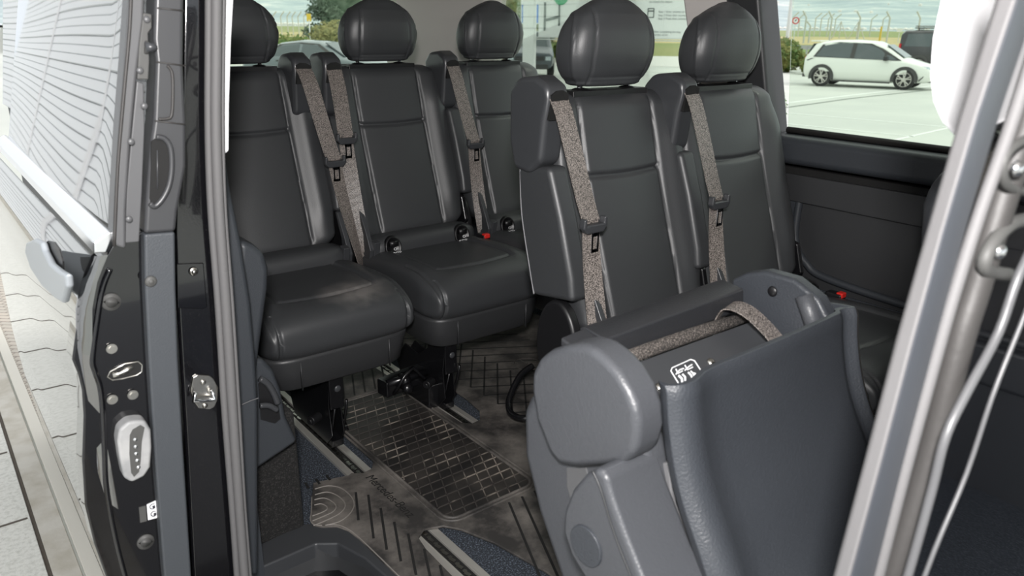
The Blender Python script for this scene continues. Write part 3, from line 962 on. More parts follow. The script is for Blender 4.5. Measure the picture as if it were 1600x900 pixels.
mb.tube(spline([(0.313, 1.183, 1.097), (0.318, 1.183, 1.086), (0.315, 1.183, 1.055), (0.31, 1.183, 1.029), (0.304, 1.183, 1.024), (0.292, 1.183, 1.024)], 5), 0.0022, 8)
mb.tube([(0.286, 1.184, 1.022), (0.328, 1.184, 1.014)], 0.0012, 6)
mb.tube([(0.299, 1.184, 1.102), (0.338, 1.184, 1.096)], 0.0012, 6)
mb.tube([(0.31, 1.184, 1.173), (0.345, 1.184, 1.17)], 0.0012, 6)
mb.build('joint', 'seal_dark', hd, smooth=True, world=True)
mb = MB()
mb.prism([(0.286, 1.19, 1.231), (0.305, 1.19, 1.232), (0.293, 1.19, 1.158), (0.273, 1.19, 1.082), (0.251, 1.19, 0.987), (0.233, 1.19, 0.897), (0.225, 1.19, 0.841), (0.209, 1.19, 0.85), (0.217, 1.19, 0.899), (0.24, 1.19, 1.014), (0.259, 1.19, 1.1)], (0, 0.04, 0))
mb.build('window_seal', 'grey_plastic', sd, bevel=0.005, seg=3, world=True)
mb = MB()
mb.tube(spline([(0.287, 1.19, 1.231), (0.273, 1.19, 1.15), (0.252, 1.19, 1.057), (0.231, 1.19, 0.962), (0.21, 1.19, 0.849)], 5), 0.0025, 8)
mb.build('seal_lip', 'seal_dark', sd, smooth=True, world=True)
mb = MB()
mb.prism([(0.273, 1.196, 1.077), (0.282, 1.196, 1.073), (0.275, 1.196, 1.012), (0.259, 1.196, 0.921), (0.245, 1.196, 0.848), (0.226, 1.196, 0.849), (0.238, 1.196, 0.923), (0.254, 1.196, 0.995)], (0, 0.02, 0))
mb.build('edge_plate', 'grey_plastic', sd, bevel=0.002, world=True)
mb = MB()
mb.prism([(0.292, 1.188, 1.167), (0.303, 1.188, 1.165), (0.301, 1.188, 1.147), (0.295, 1.188, 1.14), (0.292, 1.188, 1.104), (0.287, 1.188, 1.078), (0.272, 1.188, 1.079), (0.281, 1.188, 1.125)], (0, 0.02, 0))
mb.cyl(*[(0.287, 1.186, 1.122), (0.292, 1.186, 1.121)], 0.009, 18)
bk = mb.build('guide_bracket', 'car_cladding', sd, bevel=0.002, world=True)
mb = MB()
q = [(0.287, 1.18, 1.122), (0.299, 1.18, 1.122)]
mb.tube([q[0], q[1], Vector(q[1]) + Vector((0.003, -0.001, 0))], [0.0068, 0.0052, 0.002], 16)
mb.build('guide_pin', 'smooth_plastic', bk, smooth=True, world=True)
for q in [(0.295, 1.186, 1.158), (0.277, 1.186, 1.091), (0.276, 1.186, 1.043), (0.252, 1.186, 0.995), (0.234, 1.186, 0.886)]:
    MB().dome(q, (0, -1, 0), 0.0048, 0.003).build('screw', 'grey_plastic', sd, smooth=True, world=True)
# rubber plugs, bolts, slot, contact block, sticker
for q in [(0.196, 1.203, 0.763)] + [(0.187, 1.203, 0.346)]:
    q = Vector(q)
    mb = MB()
    mb.tube([q + Vector((0, 0.001, 0)), q + Vector((0, -0.003, 0)), q + Vector((0, -0.0035, 0)), q + Vector((0, -0.002, 0))], [0.0135, 0.0130, 0.0085, 0.0075], 28)
    mb.build('rubber_plug', 'car_cladding', sd, smooth=True, world=True)
for q in [(0.186, 1.202, 0.691), (0.175, 1.202, 0.61), (0.204, 1.202, 0.609)]:
    q = Vector(q)
    mb = MB()
    mb.cyl(q, q + Vector((0, -0.002, 0)), 0.0078, 20)
    mb.cyl(q + Vector((0, -0.002, 0)), q + Vector((0, -0.0045, 0)), 0.0048, 6)
    mb.build('bolt', 'steel', sd, world=True)
mb = MB()
q = [(0.174, 1.202, 0.648), (0.179, 1.202, 0.655), (0.2, 1.202, 0.662), (0.219, 1.202, 0.661), (0.224, 1.202, 0.654), (0.222, 1.202, 0.643), (0.214, 1.202, 0.639), (0.193, 1.202, 0.639), (0.18, 1.202, 0.641)]
mb.prism(q, (0, 0.003, 0))
sl2 = mb.build('latch_slot', 'black_hole', sd, world=True)
mb = MB()
mb.tube(q, 0.0014, 6, closed=True)
q2 = [(0.181, 1.2, 0.649), (0.19, 1.2, 0.649), (0.201, 1.2, 0.652), (0.211, 1.2, 0.656)]
mb.tube(q2, [0.0045, 0.003, 0.005, 0.003], 8)
mb.build('latch_hook', 'steel', sl2, smooth=True, world=True)
mb = MB()
q = [(0.174, 1.18, 0.567), (0.188, 1.18, 0.576), (0.202, 1.18, 0.574), (0.212, 1.18, 0.57), (0.218, 1.18, 0.552), (0.215, 1.18, 0.521), (0.209, 1.18, 0.489), (0.198, 1.18, 0.476), (0.179, 1.18, 0.472), (0.169, 1.18, 0.484), (0.168, 1.18, 0.516), (0.169, 1.18, 0.549)]
mb.prism(q, (0, 0.03, 0))
cb = mb.build('contact_block', 'rubber_grey', sd, bevel=0.005, seg=3, world=True)
mb = MB()
mb.prism([(0.187, 1.179, 0.554), (0.192, 1.179, 0.562), (0.204, 1.179, 0.566), (0.209, 1.179, 0.56), (0.202, 1.179, 0.538), (0.196, 1.179, 0.506), (0.191, 1.179, 0.488), (0.183, 1.179, 0.482), (0.18, 1.179, 0.49), (0.182, 1.179, 0.523)], (0, 0.003, 0))
mb.build('contact_recess', 'car_cladding', cb, world=True)
for q in [(0.193, 1.177, 0.546), (0.192, 1.177, 0.534), (0.191, 1.177, 0.522), (0.191, 1.177, 0.51), (0.191, 1.177, 0.498)]:
    MB().dome(q, (0, -1, 0), 0.0033, 0.003).build('contact_pin', 'chrome', cb, smooth=True, world=True)
mb = MB()
mb.prism([(0.198, 1.202, 0.412), (0.212, 1.202, 0.414), (0.214, 1.202, 0.41), (0.213, 1.202, 0.385), (0.21, 1.202, 0.382), (0.196, 1.203, 0.383)], (0, 0.002, 0))
sk = mb.build('sticker', 'sticker', sd, world=True, bevel=0.0006)
mb = MB()
for cx, cy in ((239, 791), (240.5, 803)):
    q = [(0.206, 1.202, 0.406)][0] if cx == 239 else [(0.206, 1.202, 0.392)][0]
    q = Vector(q)
    mb.tube([q + Vector((0.0045 * math.cos(a * math.pi / 6 + 0.8), 0, 0.0045 * math.sin(a * math.pi / 6 + 0.8))) for a in range(10)], 0.0009, 5)
    mb.box(q + Vector((0.0015, 0, -0.001)), (0.004, 0.0012, 0.0042))
mb.build('pictogram', 'print_dark', sk, world=True)
mb = MB()
mb.prism([(0.186, 1.202, 0.412), (0.196, 1.202, 0.411), (0.194, 1.202, 0.383), (0.184, 1.202, 0.384)], (0, 0.002, 0))
mb.build('plastic_clip', 'car_cladding', sd, world=True)
q = [(0.25, 1.184, 0.789)][0]
mb = MB(); mb.dome(q, (0, -1, 0), 0.0088, 0.004); mb.dome(Vector(q) + Vector((0, -0.003, 0)), (0, -1, 0), 0.004, 0.002)
mb.build('clip', 'car_cladding', sd, smooth=True, world=True)
# outside handle
mb = MB()
mb.prism([(0.14, 1.374, 0.818), (0.141, 1.295, 0.845), (0.141, 1.226, 0.858), (0.141, 1.189, 0.856), (0.141, 1.178, 0.841), (0.141, 1.198, 0.816), (0.141, 1.251, 0.804), (0.141, 1.315, 0.807)], (0.002, 0, 0))
mb.build('handle_recess', 'black_plastic', sd, world=True)
mb = MB()
mb.prism([(0.129, 1.531, 0.777), (0.129, 1.481, 0.803), (0.129, 1.357, 0.836), (0.129, 1.282, 0.847), (0.129, 1.271, 0.837), (0.129, 1.224, 0.829), (0.129, 1.143, 0.838), (0.129, 1.082, 0.848), (0.129, 1.093, 0.828), (0.129, 1.16, 0.787), (0.129, 1.243, 0.771), (0.129, 1.365, 0.755), (0.129, 1.488, 0.753)], (0.010, 0, 0))
mb.build('outside_handle', 'handle_silver', sd, bevel=0.0045, seg=4, world=True, ang=20)

# ---------------------------------------------------------------- front pillar of the door opening (close to the lens)
bp_ = thing('door_pillar', 'blurred grey door pillar with rubber seals close on the right edge', 'pillar', (0.45, 0.25, 0.9))
def bcol(pts, Y=0.0):
    return pts
def strip_between(name, L, R, m, parent, depth=(0.020, 0.008, 0), bevel=0.004):
    mb = MB()
    n = len(L)
    d = Vector(depth)
    vs = [Vector(p) for p in L] + [Vector(p) for p in R] + [Vector(p) + d for p in L] + [Vector(p) + d for p in R]
    fs = []
    for i in range(n - 1):
        fs.append((i, i + 1, n + i + 1, n + i))
        fs.append((2 * n + i, 3 * n + i, 3 * n + i + 1, 2 * n + i + 1))
        fs.append((i, 2 * n + i, 2 * n + i + 1, i + 1))
        fs.append((n + i, n + i + 1, 3 * n + i + 1, 3 * n + i))
    fs.append((0, n, 3 * n, 2 * n)); fs.append((n - 1, 3 * n - 1, 4 * n - 1, 2 * n - 1))
    mb.add(vs, fs)
    return mb.build(name, m, parent, bevel=bevel, world=True)
A0 = [(0.647, 0.25, 1.199), (0.643, 0.25, 1.173), (0.62, 0.25, 1.092), (0.6, 0.25, 1.007), (0.581, 0.25, 0.922), (0.564, 0.25, 0.82), (0.545, 0.25, 0.716), (0.539, 0.25, 0.673)]
A1 = [(0.643, 0.235, 1.198), (0.639, 0.235, 1.172), (0.612, 0.235, 1.094), (0.592, 0.235, 1.011), (0.577, 0.235, 0.928), (0.561, 0.235, 0.828), (0.543, 0.235, 0.727), (0.537, 0.235, 0.685)]
A2 = [(0.684, 0.235, 1.2), (0.678, 0.235, 1.173), (0.651, 0.235, 1.092), (0.631, 0.235, 1.006), (0.617, 0.235, 0.918), (0.601, 0.235, 0.813), (0.588, 0.235, 0.705), (0.582, 0.235, 0.66)]
A3 = [(0.761, 0.25, 1.205), (0.756, 0.25, 1.176), (0.727, 0.25, 1.086), (0.706, 0.25, 0.991), (0.689, 0.25, 0.896), (0.651, 0.25, 0.788), (0.636, 0.25, 0.671), (0.63, 0.25, 0.623)]
strip_between('inner_seal', A0, A1, 'rubber_seal', bp_, (0.020, 0.008, 0))
strip_between('seal_channel', A1, A2, 'seal_channel', bp_, (0.020, 0.008, 0), 0.002)
mb = MB()
mb.tube(spline([(0.697, 0.235, 1.2), (0.7, 0.235, 1.174), (0.68, 0.235, 1.09), (0.653, 0.235, 1.018), (0.636, 0.235, 0.958), (0.627, 0.235, 0.916), (0.609, 0.235, 0.81), (0.595, 0.235, 0.701), (0.59, 0.235, 0.656)], 4), 0.0052, 12)
mb.build('outer_seal', 'rubber_seal', bp_, smooth=True, world=True)
mb = MB()
mb.tube(spline([(0.779, 0.24, 1.205), (0.77, 0.24, 1.176), (0.728, 0.24, 1.087), (0.704, 0.24, 1.01), (0.691, 0.24, 0.945), (0.68, 0.24, 0.901), (0.666, 0.24, 0.787), (0.641, 0.24, 0.675), (0.636, 0.24, 0.627)], 4), 0.012, 14)
mb.build('seal_tube', 'seal_dark', bp_, smooth=True, world=True)
mb = MB()
mb.tube(spline([(0.79, 0.22, 1.074), (0.759, 0.22, 1.006), (0.721, 0.22, 0.956), (0.704, 0.22, 0.908), (0.663, 0.22, 0.865), (0.637, 0.22, 0.832), (0.632, 0.22, 0.784), (0.623, 0.22, 0.724), (0.61, 0.22, 0.655)], 4), 0.0040, 12)
mb.tube(spline([(0.84, 0.215, 1.049), (0.769, 0.215, 0.966), (0.734, 0.215, 0.902), (0.708, 0.215, 0.848), (0.688, 0.215, 0.778), (0.652, 0.215, 0.713), (0.625, 0.215, 0.643)], 4), 0.0022, 10)
mb.build('paint_edge', 'grey_plastic', bp_, smooth=True, world=True)
mb = MB()
mb.prism([(0.75, 0.255, 1.214), (0.744, 0.255, 1.176), (0.72, 0.255, 1.086), (0.698, 0.255, 0.991), (0.68, 0.255, 0.896), (0.671, 0.255, 0.778), (0.65, 0.255, 0.66), (0.643, 0.255, 0.612), (4.862, 0.255, -1.72), (1.229, 0.255, 1.244)], (0.03, 0.02, 0))
mb.build('painted_pillar', 'black_paint', bp_, world=True)
for q in [(0.686, 0.228, 1.049), (0.687, 0.228, 0.981)]:
    MB().dome(q, (-0.3, -1, 0.1), 0.0065, 0.006).build('bolt', 'chrome', bp_, smooth=True, world=True)
mb = MB()
mb.tube(spline([(0.727, 0.232, 1.072), (0.679, 0.232, 1.065), (0.669, 0.232, 1.051), (0.691, 0.232, 1.033), (0.745, 0.232, 1.022)], 4), 0.004, 8)
mb.tube(spline([(0.772, 0.232, 0.996), (0.714, 0.232, 0.999), (0.68, 0.232, 0.985), (0.68, 0.232, 0.966), (0.741, 0.232, 0.949)], 4), 0.006, 8)
mb.build('hinge_bracket', 'car_cladding', bp_, smooth=True, world=True)
# white pillar cover inside
mb = MB()
mb.prism([(0.746, 0.34, 1.24), (0.757, 0.34, 1.178), (0.754, 0.34, 1.145), (0.762, 0.34, 1.111), (0.778, 0.34, 1.087), (0.805, 0.34, 1.066), (0.837, 0.34, 1.051), (0.863, 0.34, 1.045), (0.939, 0.34, 1.066), (0.936, 0.34, 1.255)], (0.05, 0.02, 0))
struct(mb.build('trim_16', 'white_trim', bevel=0.015, seg=5), 'white pillar cover, blurred, upper right')

# driver seat back on the far front side
mb = MB()
mb.prism([(1.42, 0.587, 0.716), (1.42, 0.605, 0.785), (1.42, 0.613, 0.855), (1.42, 0.605, 0.897), (1.42, 0.58, 0.931), (1.42, 0.529, 0.947), (1.42, 0.377, 0.967), (1.42, 0.281, 0.512), (1.42, 0.463, 0.426), (1.42, 0.559, 0.572)], (0.46, 0, 0))
o = mb.build('front_seat', 'leather_grey', bevel=0.05, seg=5, ang=20)
tag(o, 'grey leather front seat back partly hidden by the blurred pillar', 'seat')

# ---------------------------------------------------------------- seats
SEAM = 0.123
def backrest_mb():
    mb = MB()
    zb, zt, r = 0.475, 1.028, 0.035
    hwt = [(0.475, 0.185), (0.53, 0.215), (0.66, 0.229), (0.80, 0.225), (0.93, 0.217), (1.0, 0.206), (1.028, 0.196)]
    rows = []
    for k in range(7):
        a = math.pi / 2 * (1 - k / 7)
        rows.append((zb + r - r * math.sin(a), r * (1 - math.cos(a))))
    nz = 104
    for k in range(nz + 1):
        rows.append((zb + r + (zt - zb - 2 * r) * k / nz, 0))
    for k in range(1, 8):
        a = math.pi / 2 * k / 7
        rows.append((zt - r + r * math.sin(a), r * (1 - math.cos(a))))
    rings = []
    N = 230
    for z, ins in rows:
        hw = interp(hwt, z) - ins
        hd = lerp([(0.475, 0.062), (1.028, 0.044)], z) - ins * 0.9
        yc = 0.46 + 0.15 * (z - 0.47) / 0.56 + 0.012 * math.sin((z - 0.47) / 0.56 * math.pi) + 0.062
        ring = []
        for x, y in superring(hw, hd, 4.6, N):
            ff = smooth01((-y / hd - 0.25) / 0.5)
            ax = abs(x)
            d = 0.025 * smooth01((ax - SEAM + 0.004) / 0.062) * (1 - 0.75 * smooth01((z - 0.90) / 0.11)) * (0.6 + 0.4 * smooth01((z - 0.5) / 0.12))
            d += 0.007 * (1 - min(1, (ax / SEAM) ** 2))
            d -= 0.010 * math.exp(-((ax - SEAM) / 0.0050) ** 2)
            if ax < SEAM:
                zc = 0.842 + 0.004 * (ax / SEAM) ** 2
                d -= 0.011 * math.exp(-((z - zc) / 0.0050) ** 2)
                d += 0.004 * math.sin(max(0, min(1, (z - 0.5) / 0.34)) * math.pi)
            d *= smooth01((z - zb) / 0.05) * smooth01((zt - z) / 0.03)
            # thin seam around the front edge
            ring.append((x, yc + y - d * ff, z))
        rings.append(ring)
    mb.rings(rings)
    return mb

def cushion_mb(L=0.47, hw0=0.222, zc=0.392, hz=0.064):
    mb = MB()
    N = 280
    a = 0.085
    prof = []
    for k in range(33):
        t = math.pi / 2 * k / 32
        prof.append((a * (1 - abs(math.cos(t)) ** (2 / 3.0)), max(abs(math.sin(t)) ** (2 / 2.8), 0.02), 0))
    ny = 80
    for k in range(1, ny + 1):
        prof.append((a + (L - a - 0.03) * k / ny, 1.0, 0))
    for k in range(1, 7):
        t = math.pi / 2 * k / 6
        prof.append((L - 0.03 + 0.03 * math.sin(t), 1.0, 0.03 * (1 - math.cos(t))))
    rings = []
    for y, s, ins in prof:
        hw = hw0 - 0.022 * (1 - s) ** 1.5 - ins - 0.012 * smooth01((0.09 - y) / 0.09)
        h = hz * s - ins
        ring = []
        for x, z in superring(hw, max(h, 0.001), 4.5, N):
            up = smooth01((z / max(h, 0.001) - 0.2) / 0.5)
            ax = abs(x)
            top = 0.012 * smooth01(y / 0.12) - 0.012 * smooth01((y - 0.2) / 0.25)
            top += 0.012 * smooth01((ax - 0.12) / 0.05) * smooth01((y - 0.05) / 0.1)
            if y > 0.105:
                top -= 0.008 * math.exp(-((ax - 0.142) / 0.0045) ** 2)
            if ax < 0.142:
                yy = 0.115 + 0.02 * (1 - (ax / 0.142) ** 2) * -1
                top -= 0.008 * math.exp(-((y - yy) / 0.0050) ** 2)
            top -= 0.006 * math.exp(-((ax - 0.196) / 0.0035) ** 2) * (1 if y < 0.2 else 0)
            yy = y
            if y < 0.06:
                yy += 0.010 * math.exp(-((ax - 0.184) / 0.0032) ** 2)
            ring.append((x, yy, zc + z + top * up * s))
        rings.append(ring)
    mb.rings(rings)
    return mb

def cr_tab(tab, x):
    """smooth Catmull-Rom table lookup"""
    n = len(tab)
    for i in range(n - 1):
        if x <= tab[i + 1][0] or i == n - 2:
            x0, x1 = tab[i][0], tab[i + 1][0]
            t = max(0, min(1, (x - x0) / (x1 - x0)))
            p = [tab[max(i - 1, 0)][1], tab[i][1], tab[i + 1][1], tab[min(i + 2, n - 1)][1]]
            return 0.5 * (2 * p[1] + (p[2] - p[0]) * t + (2 * p[0] - 5 * p[1] + 4 * p[2] - p[3]) * t * t + (-p[0] + 3 * p[1] - 3 * p[2] + p[3]) * t ** 3)
def headrest_mb():
    mb = MB()
    N = 160
    z0, HH = 1.053, 0.190
    wt = [(0, 0.106), (0.06, 0.119), (0.14, 0.128), (0.24, 0.134), (0.35, 0.1365), (0.5, 0.134), (0.65, 0.125), (0.78, 0.107), (0.88, 0.080), (0.95, 0.054), (1.0, 0.030)]
    dt = [(0, 0.048), (0.15, 0.058), (0.35, 0.064), (0.6, 0.060), (0.8, 0.046), (0.92, 0.031), (1.0, 0.018)]
    rows = []
    for k in range(7):
        a = math.pi / 2 * k / 6
        rows.append((-0.010 * math.cos(a) / HH, 1 - 0.30 * (1 - math.sin(a)) ** 1.2))
    rows[0] = (rows[0][0], 0.35)
    for k in range(1, 71):
        rows.append((k / 70, 1.0))
    rows += [(1.018, 0.62), (1.026, 0.25), (1.028, 0.05)]
    rings = []
    for u, sc in rows:
        uu = max(0, min(1, u))
        hw = cr_tab(wt, uu) * sc
        hd = cr_tab(dt, uu) * sc
        z = z0 + HH * u
        yc = 0.672 - 0.016 * uu
        ring = []
        for x, y in superring(hw, hd, 3.0, N):
            ff = smooth01((-y / hd - 0.05) / 0.3)
            ax = abs(x)
            xs = 0.092 - 0.030 * max(0, uu - 0.35) ** 1.5 - 0.02 * max(0, 0.3 - uu)
            d = -0.0055 * math.exp(-((ax - xs) / 0.0024) ** 2)
            if ax < xs:
                d -= 0.0024 * math.exp(-((u - 0.06) / 0.012) ** 2)
            q = math.hypot((y - 0.020) / 0.047, (z - z0 - 0.055) / 0.100)
            e = -0.0048 * math.exp(-((q - 1) / 0.045) ** 2) * smooth01((ax - 0.05) / 0.03)
            ring.append((x + math.copysign(e, x), yc + y - d * ff, z))
        rings.append(ring)
    mb.rings(rings)
    return mb

MESH = {}
def build_seat(name, label, x0, y0, dz, side, group, isofix=True, first=None, legx=None, buckle=False, var=None):
    t = thing(name, label, 'seat', (x0, y0, dz), group)
    def shared(key, fn, m, parent, smooth=True, nm=None):
        if key in MESH:
            o = bpy.data.objects.new(nm or key, MESH[key].data)
            COL.objects.link(o)
            o.parent = parent
            for md in MESH[key].modifiers:
                n_ = o.modifiers.new(md.name, md.type)
                if md.type == 'BEVEL':
                    n_.width = md.width; n_.segments = md.segments; n_.limit_method = 'ANGLE'
                    n_.angle_limit = md.angle_limit; n_.harden_normals = True
            return o
        r = fn()
        mb, kw = r if isinstance(r, tuple) else (r, {})
        o = mb.build(nm or key, m, parent, smooth=smooth, **kw)
        MESH[key] = o
        return o
    back = shared('backrest', backrest_mb, 'leather', t)
    shared('cushion', cushion_mb, 'leather', t)
    head = shared('headrest', headrest_mb, 'leather', t)
    def rods():
        return MB().tube([(0, 0.668, 0.98), (0, 0.668, 1.075)], 0.0065, 12)
    for sx in (-0.080, 0.080):
        shared('headrest_rod', rods, 'chrome', head).location.x = sx
    def grom():
        mb = MB()
        for s in (-1, 1):
            mb.dome((s * 0.078, 0.668, 1.032), (0, 0, 1), 0.024, 0.008)
        mb.box((0, 0.67, 1.025), (0.25, 0.06, 0.02))
        return mb, dict(bevel=0.005)
    shared('headrest_collar', grom, 'black_plastic', back)
    # rolled leather filler between cushion and backrest
    def roll():
        mb = MB()
        rings = []
        for k in range(25):
            u = -1 + 2 * k / 24
            e = (1 - abs(u) ** 10) ** 0.5
            rings.append([(u * 0.215, 0.435 + p * max(e, 0.05), 0.455 + q * max(e, 0.05)) for p, q in superring(0.055, 0.052, 3, 40)])
        mb.rings(rings)
        return mb
    shared('lower_roll', roll, 'leather', t)
    def skirt():
        mb = MB()
        rings = []
        for z, ins in ((0.243, 0.028), (0.25, 0.02), (0.30, 0.010), (0.330, 0.004), (0.338, 0.004), (0.342, 0.012)):
            rings.append([(x, 0.235 + y, z) for x, y in superring(0.220 - ins, 0.222 - ins, 6.5, 100)])
        mb.rings(rings)
        for sx in (-0.13, 0.13):
            mb.box((sx, 0.021, 0.288), (0.0025, 0.006, 0.08))
        return mb
    shared('seat_skirt', skirt, 'seat_plastic', t)
    s = side
    k = var or ('L' if s < 0 else 'R')
    tq = 0.024 if k == 'M' else 0.0
    def tower():
        mb = MB()
        # guide housing with an arched hood over the belt slot
        rings = []
        for x in ((0.213 - tq, 0.2765 - tq) if s < 0 else (0.140, 0.203)):
            rings.append([(s * x, y, z) for y, z in ((0.565, 0.985), (0.553, 1.030), (0.560, 1.058), (0.60, 1.076), (0.66, 1.070), (0.690, 1.04),
                                                      (0.690, 0.93), (0.672, 0.868), (0.62, 0.862), (0.575, 0.895))])
        mb.rings(rings)
        return mb, dict(bevel=0.014, seg=4)
    tw = shared('belt_guide' + k, tower, 'smooth_plastic', back, nm='belt_guide')
    def slot():
        mb = MB()
        q = -tq if s < 0 else -0.073
        pts = [(s * (x + q), y, z) for x, y, z in ((0.221, 0.556, 0.985), (0.221, 0.5505, 1.040), (0.236, 0.551, 1.047), (0.252, 0.551, 1.046), (0.268, 0.5505, 1.038), (0.268, 0.556, 0.985))]
        mb.prism(pts, (0, 0.01, 0))
        return mb
    shared('belt_slot' + k, slot, 'black_hole', tw, nm='belt_slot', smooth=False)
    def cover():
        mb = MB()
        pts = [(s * 0.208, y, z) for y, z in ((0.560, 0.885), (0.675, 0.872), (0.665, 0.76), (0.632, 0.62), (0.610, 0.575), (0.470, 0.595), (0.480, 0.65), (0.520, 0.78))]
        mb.prism(pts, (s * 0.056, 0, 0))
        return mb, dict(bevel=0.014, seg=4)
    shared('side_cover' + k, cover, 'leather', back, nm='side_cover')
    def pipe():
        mb = MB()
        mb.tube(spline([(s * 0.262, 0.662, 0.868), (s * 0.263, 0.652, 0.76), (s * 0.263, 0.615, 0.62), (s * 0.263, 0.604, 0.580)], 5), 0.0022, 6)
        return mb
    if ('piping' + k) not in MESH:
        mat('piping', (0.20, 0.20, 0.21), 0.5)
    shared('piping' + k, pipe, 'piping', back, nm='piping')
    def recl():
        mb = MB()
        N = 40
        for sg in (s,):
            pts = []
            for i in range(N):
                a = 2 * math.pi * i / N
                pts.append((sg * 0.226, 0.535 + 0.070 * math.cos(a), 0.465 + 0.115 * math.sin(a)))
            mb.prism(pts, (sg * 0.030, 0, 0))
        return mb, dict(bevel=0.01, seg=3)
    rc = shared('recliner_cover' + k, recl, 'black_plastic', t, nm='recliner_cover')
    def recl2():
        mb = MB()
        for sg in (-s,):
            mb.prism([(sg * 0.205, y, z) for y, z in ((0.50, 0.44), (0.46, 0.50), (0.485, 0.585), (0.53, 0.60), (0.57, 0.55), (0.57, 0.44))], (sg * 0.018, 0, 0))
        return mb, dict(bevel=0.006, seg=2)
    shared('hinge_plate' + k, recl2, 'black_metal', t, nm='hinge_plate')
    # strap guide arm at the bottom, carrying the buckle end
    def stalk():
        mb = MB()
        mb.prism([(s * 0.200, y, z) for y, z in ((0.405, 0.405), (0.385, 0.475), (0.41, 0.53), (0.45, 0.60), (0.463, 0.60), (0.43, 0.52), (0.425, 0.42))], (s * 0.016, 0, 0))
        mb.prism([(s * 0.182, y, z) for y, z in ((0.395, 0.41), (0.375, 0.50), (0.405, 0.505), (0.425, 0.42))], (s * 0.022, 0, 0))
        return mb, dict(bevel=0.003, seg=2)
    shared('buckle_stalk' + k, stalk, 'smooth_plastic', t, nm='buckle_stalk')
    # belt
    def belt():
        mb = MB()
        if s < 0:
            if k == 'M':
                P = spline([(-0.221, 0.562, 1.038), (-0.222, 0.538, 0.998), (-0.228, 0.505, 0.93), (-0.232, 0.485, 0.87), (-0.233, 0.476, 0.83)], 6)
            else:
              P = spline([(-0.245, 0.562, 1.038), (-0.243, 0.538, 0.998), (-0.236, 0.508, 0.91), (-0.224, 0.484, 0.82), (-0.215, 0.472, 0.775)], 6)
        else:
            P = spline([(0.171, 0.562, 1.038), (0.173, 0.520, 0.99), (0.183, 0.490, 0.90), (0.200, 0.470, 0.80), (0.208, 0.462, 0.765)], 6)
        W = [Vector((s * 0.051, 0, 0.0)) for _ in P]
        mb.ribbon(P, W)
        return mb
    bl = shared('seat_belt' + k, belt, 'belt_webbing', t, nm='seat_belt', smooth=False)
    def belt2():
        mb = MB()
        if s < 0:
            P = spline([(-0.233, 0.479, 0.83), (-0.229, 0.47, 0.74), (-0.222, 0.452, 0.60), (-0.212, 0.432, 0.48), (-0.200, 0.425, 0.42)], 6) if k == 'M' else spline([(-0.215, 0.475, 0.775), (-0.215, 0.464, 0.68), (-0.213, 0.446, 0.57), (-0.207, 0.432, 0.48), (-0.200, 0.425, 0.42)], 6)
        else:
            P = spline([(0.208, 0.465, 0.765), (0.222, 0.455, 0.66), (0.238, 0.440, 0.56), (0.250, 0.425, 0.48), (0.258, 0.415, 0.42)], 6)
        n = len(P)
        W = [Vector((s * 0.046 * math.cos(0.9 * i / n), 0.046 * math.sin(0.9 * i / n), 0)) for i in range(n)]
        mb.ribbon(P, W)
        return mb
    shared('belt_tail' + k, belt2, 'belt_webbing', bl, nm='belt_tail', smooth=False)
    def slider():
        mb = MB()
        c = Vector((-0.233, 0.472, 0.823)) if k == 'M' else Vector((-0.214, 0.468, 0.768)) if s < 0 else Vector((0.208, 0.458, 0.758))
        # curved slider body: two horns and a bar
        mb.prism([c + Vector((x, -0.012, z)) for x, z in ((-0.034, 0.016), (-0.036, -0.004), (-0.024, -0.018), (0.024, -0.018), (0.036, -0.004), (0.034, 0.016), (0.026, 0.017), (0.025, 0.002), (-0.025, 0.002), (-0.026, 0.017))], (0, 0.018, 0))
        return mb, dict(bevel=0.004, seg=3)
    sd = shared('belt_slider' + k, slider, 'smooth_plastic', bl, nm='belt_slider')
    def tongue():
        mb = MB()
        c = Vector((-0.233, 0.464, 0.820)) if k == 'M' else Vector((-0.214, 0.460, 0.765)) if s < 0 else Vector((0.208, 0.450, 0.755))
        x0_, x1_ = -0.010, 0.012
        z0_, z1_ = -0.014, -0.058
        for xa, xb, za, zb_ in ((x0_, x0_ + 0.005, z0_, z1_), (x1_ - 0.005, x1_, z0_, z1_), (x0_, x1_, z0_, z0_ - 0.008), (x0_, x1_, z1_ + 0.007, z1_)):
            mb.box(c + Vector(((xa + xb) / 2, 0, (za + zb_) / 2)), (xb - xa, 0.0022, abs(zb_ - za)))
        return mb
    shared('tongue_plate' + k, tongue, 'chrome', bl, nm='tongue_plate', smooth=False)
    if isofix:
        for q, sx in enumerate((-0.135, 0.135)):
            def iso():
                mb = MB()
                N = 28
                rings = []
                for rr, dy in ((0.036, 0.010), (0.034, -0.002), (0.029, -0.002), (0.027, 0.004)):
                    rings.append([(rr * 0.85 * math.cos(2 * math.pi * i / N), 0.377 + dy + 0.25 * rr * math.sin(2 * math.pi * i / N), 0.475 + rr * math.sin(2 * math.pi * i / N)) for i in range(N)])
                mb.rings(rings)
                mb.box((0, 0.376, 0.488), (0.030, 0.010, 0.018))
                return mb
            o = shared('isofix_cover', iso, 'black_plastic', t)
            o.location.x = sx
            tx = text_obj('marking', 'ISOFIX', 0.0150, frame((sx - 0.022, 0.3635, 0.452), (1, 0, 0), (0, 0.25, 1)), 'print_white', o, world=False)
            tx.location.x = -sx
            ic = MB().tube([(0.005 * math.cos(a * math.pi / 8), 0.3665 + 0.001 * math.sin(a * math.pi / 8), 0.472 + 0.0035 * math.sin(a * math.pi / 8)) for a in range(16)], 0.0009, 5, closed=True)
            ic.build('symbol', 'print_white', o)
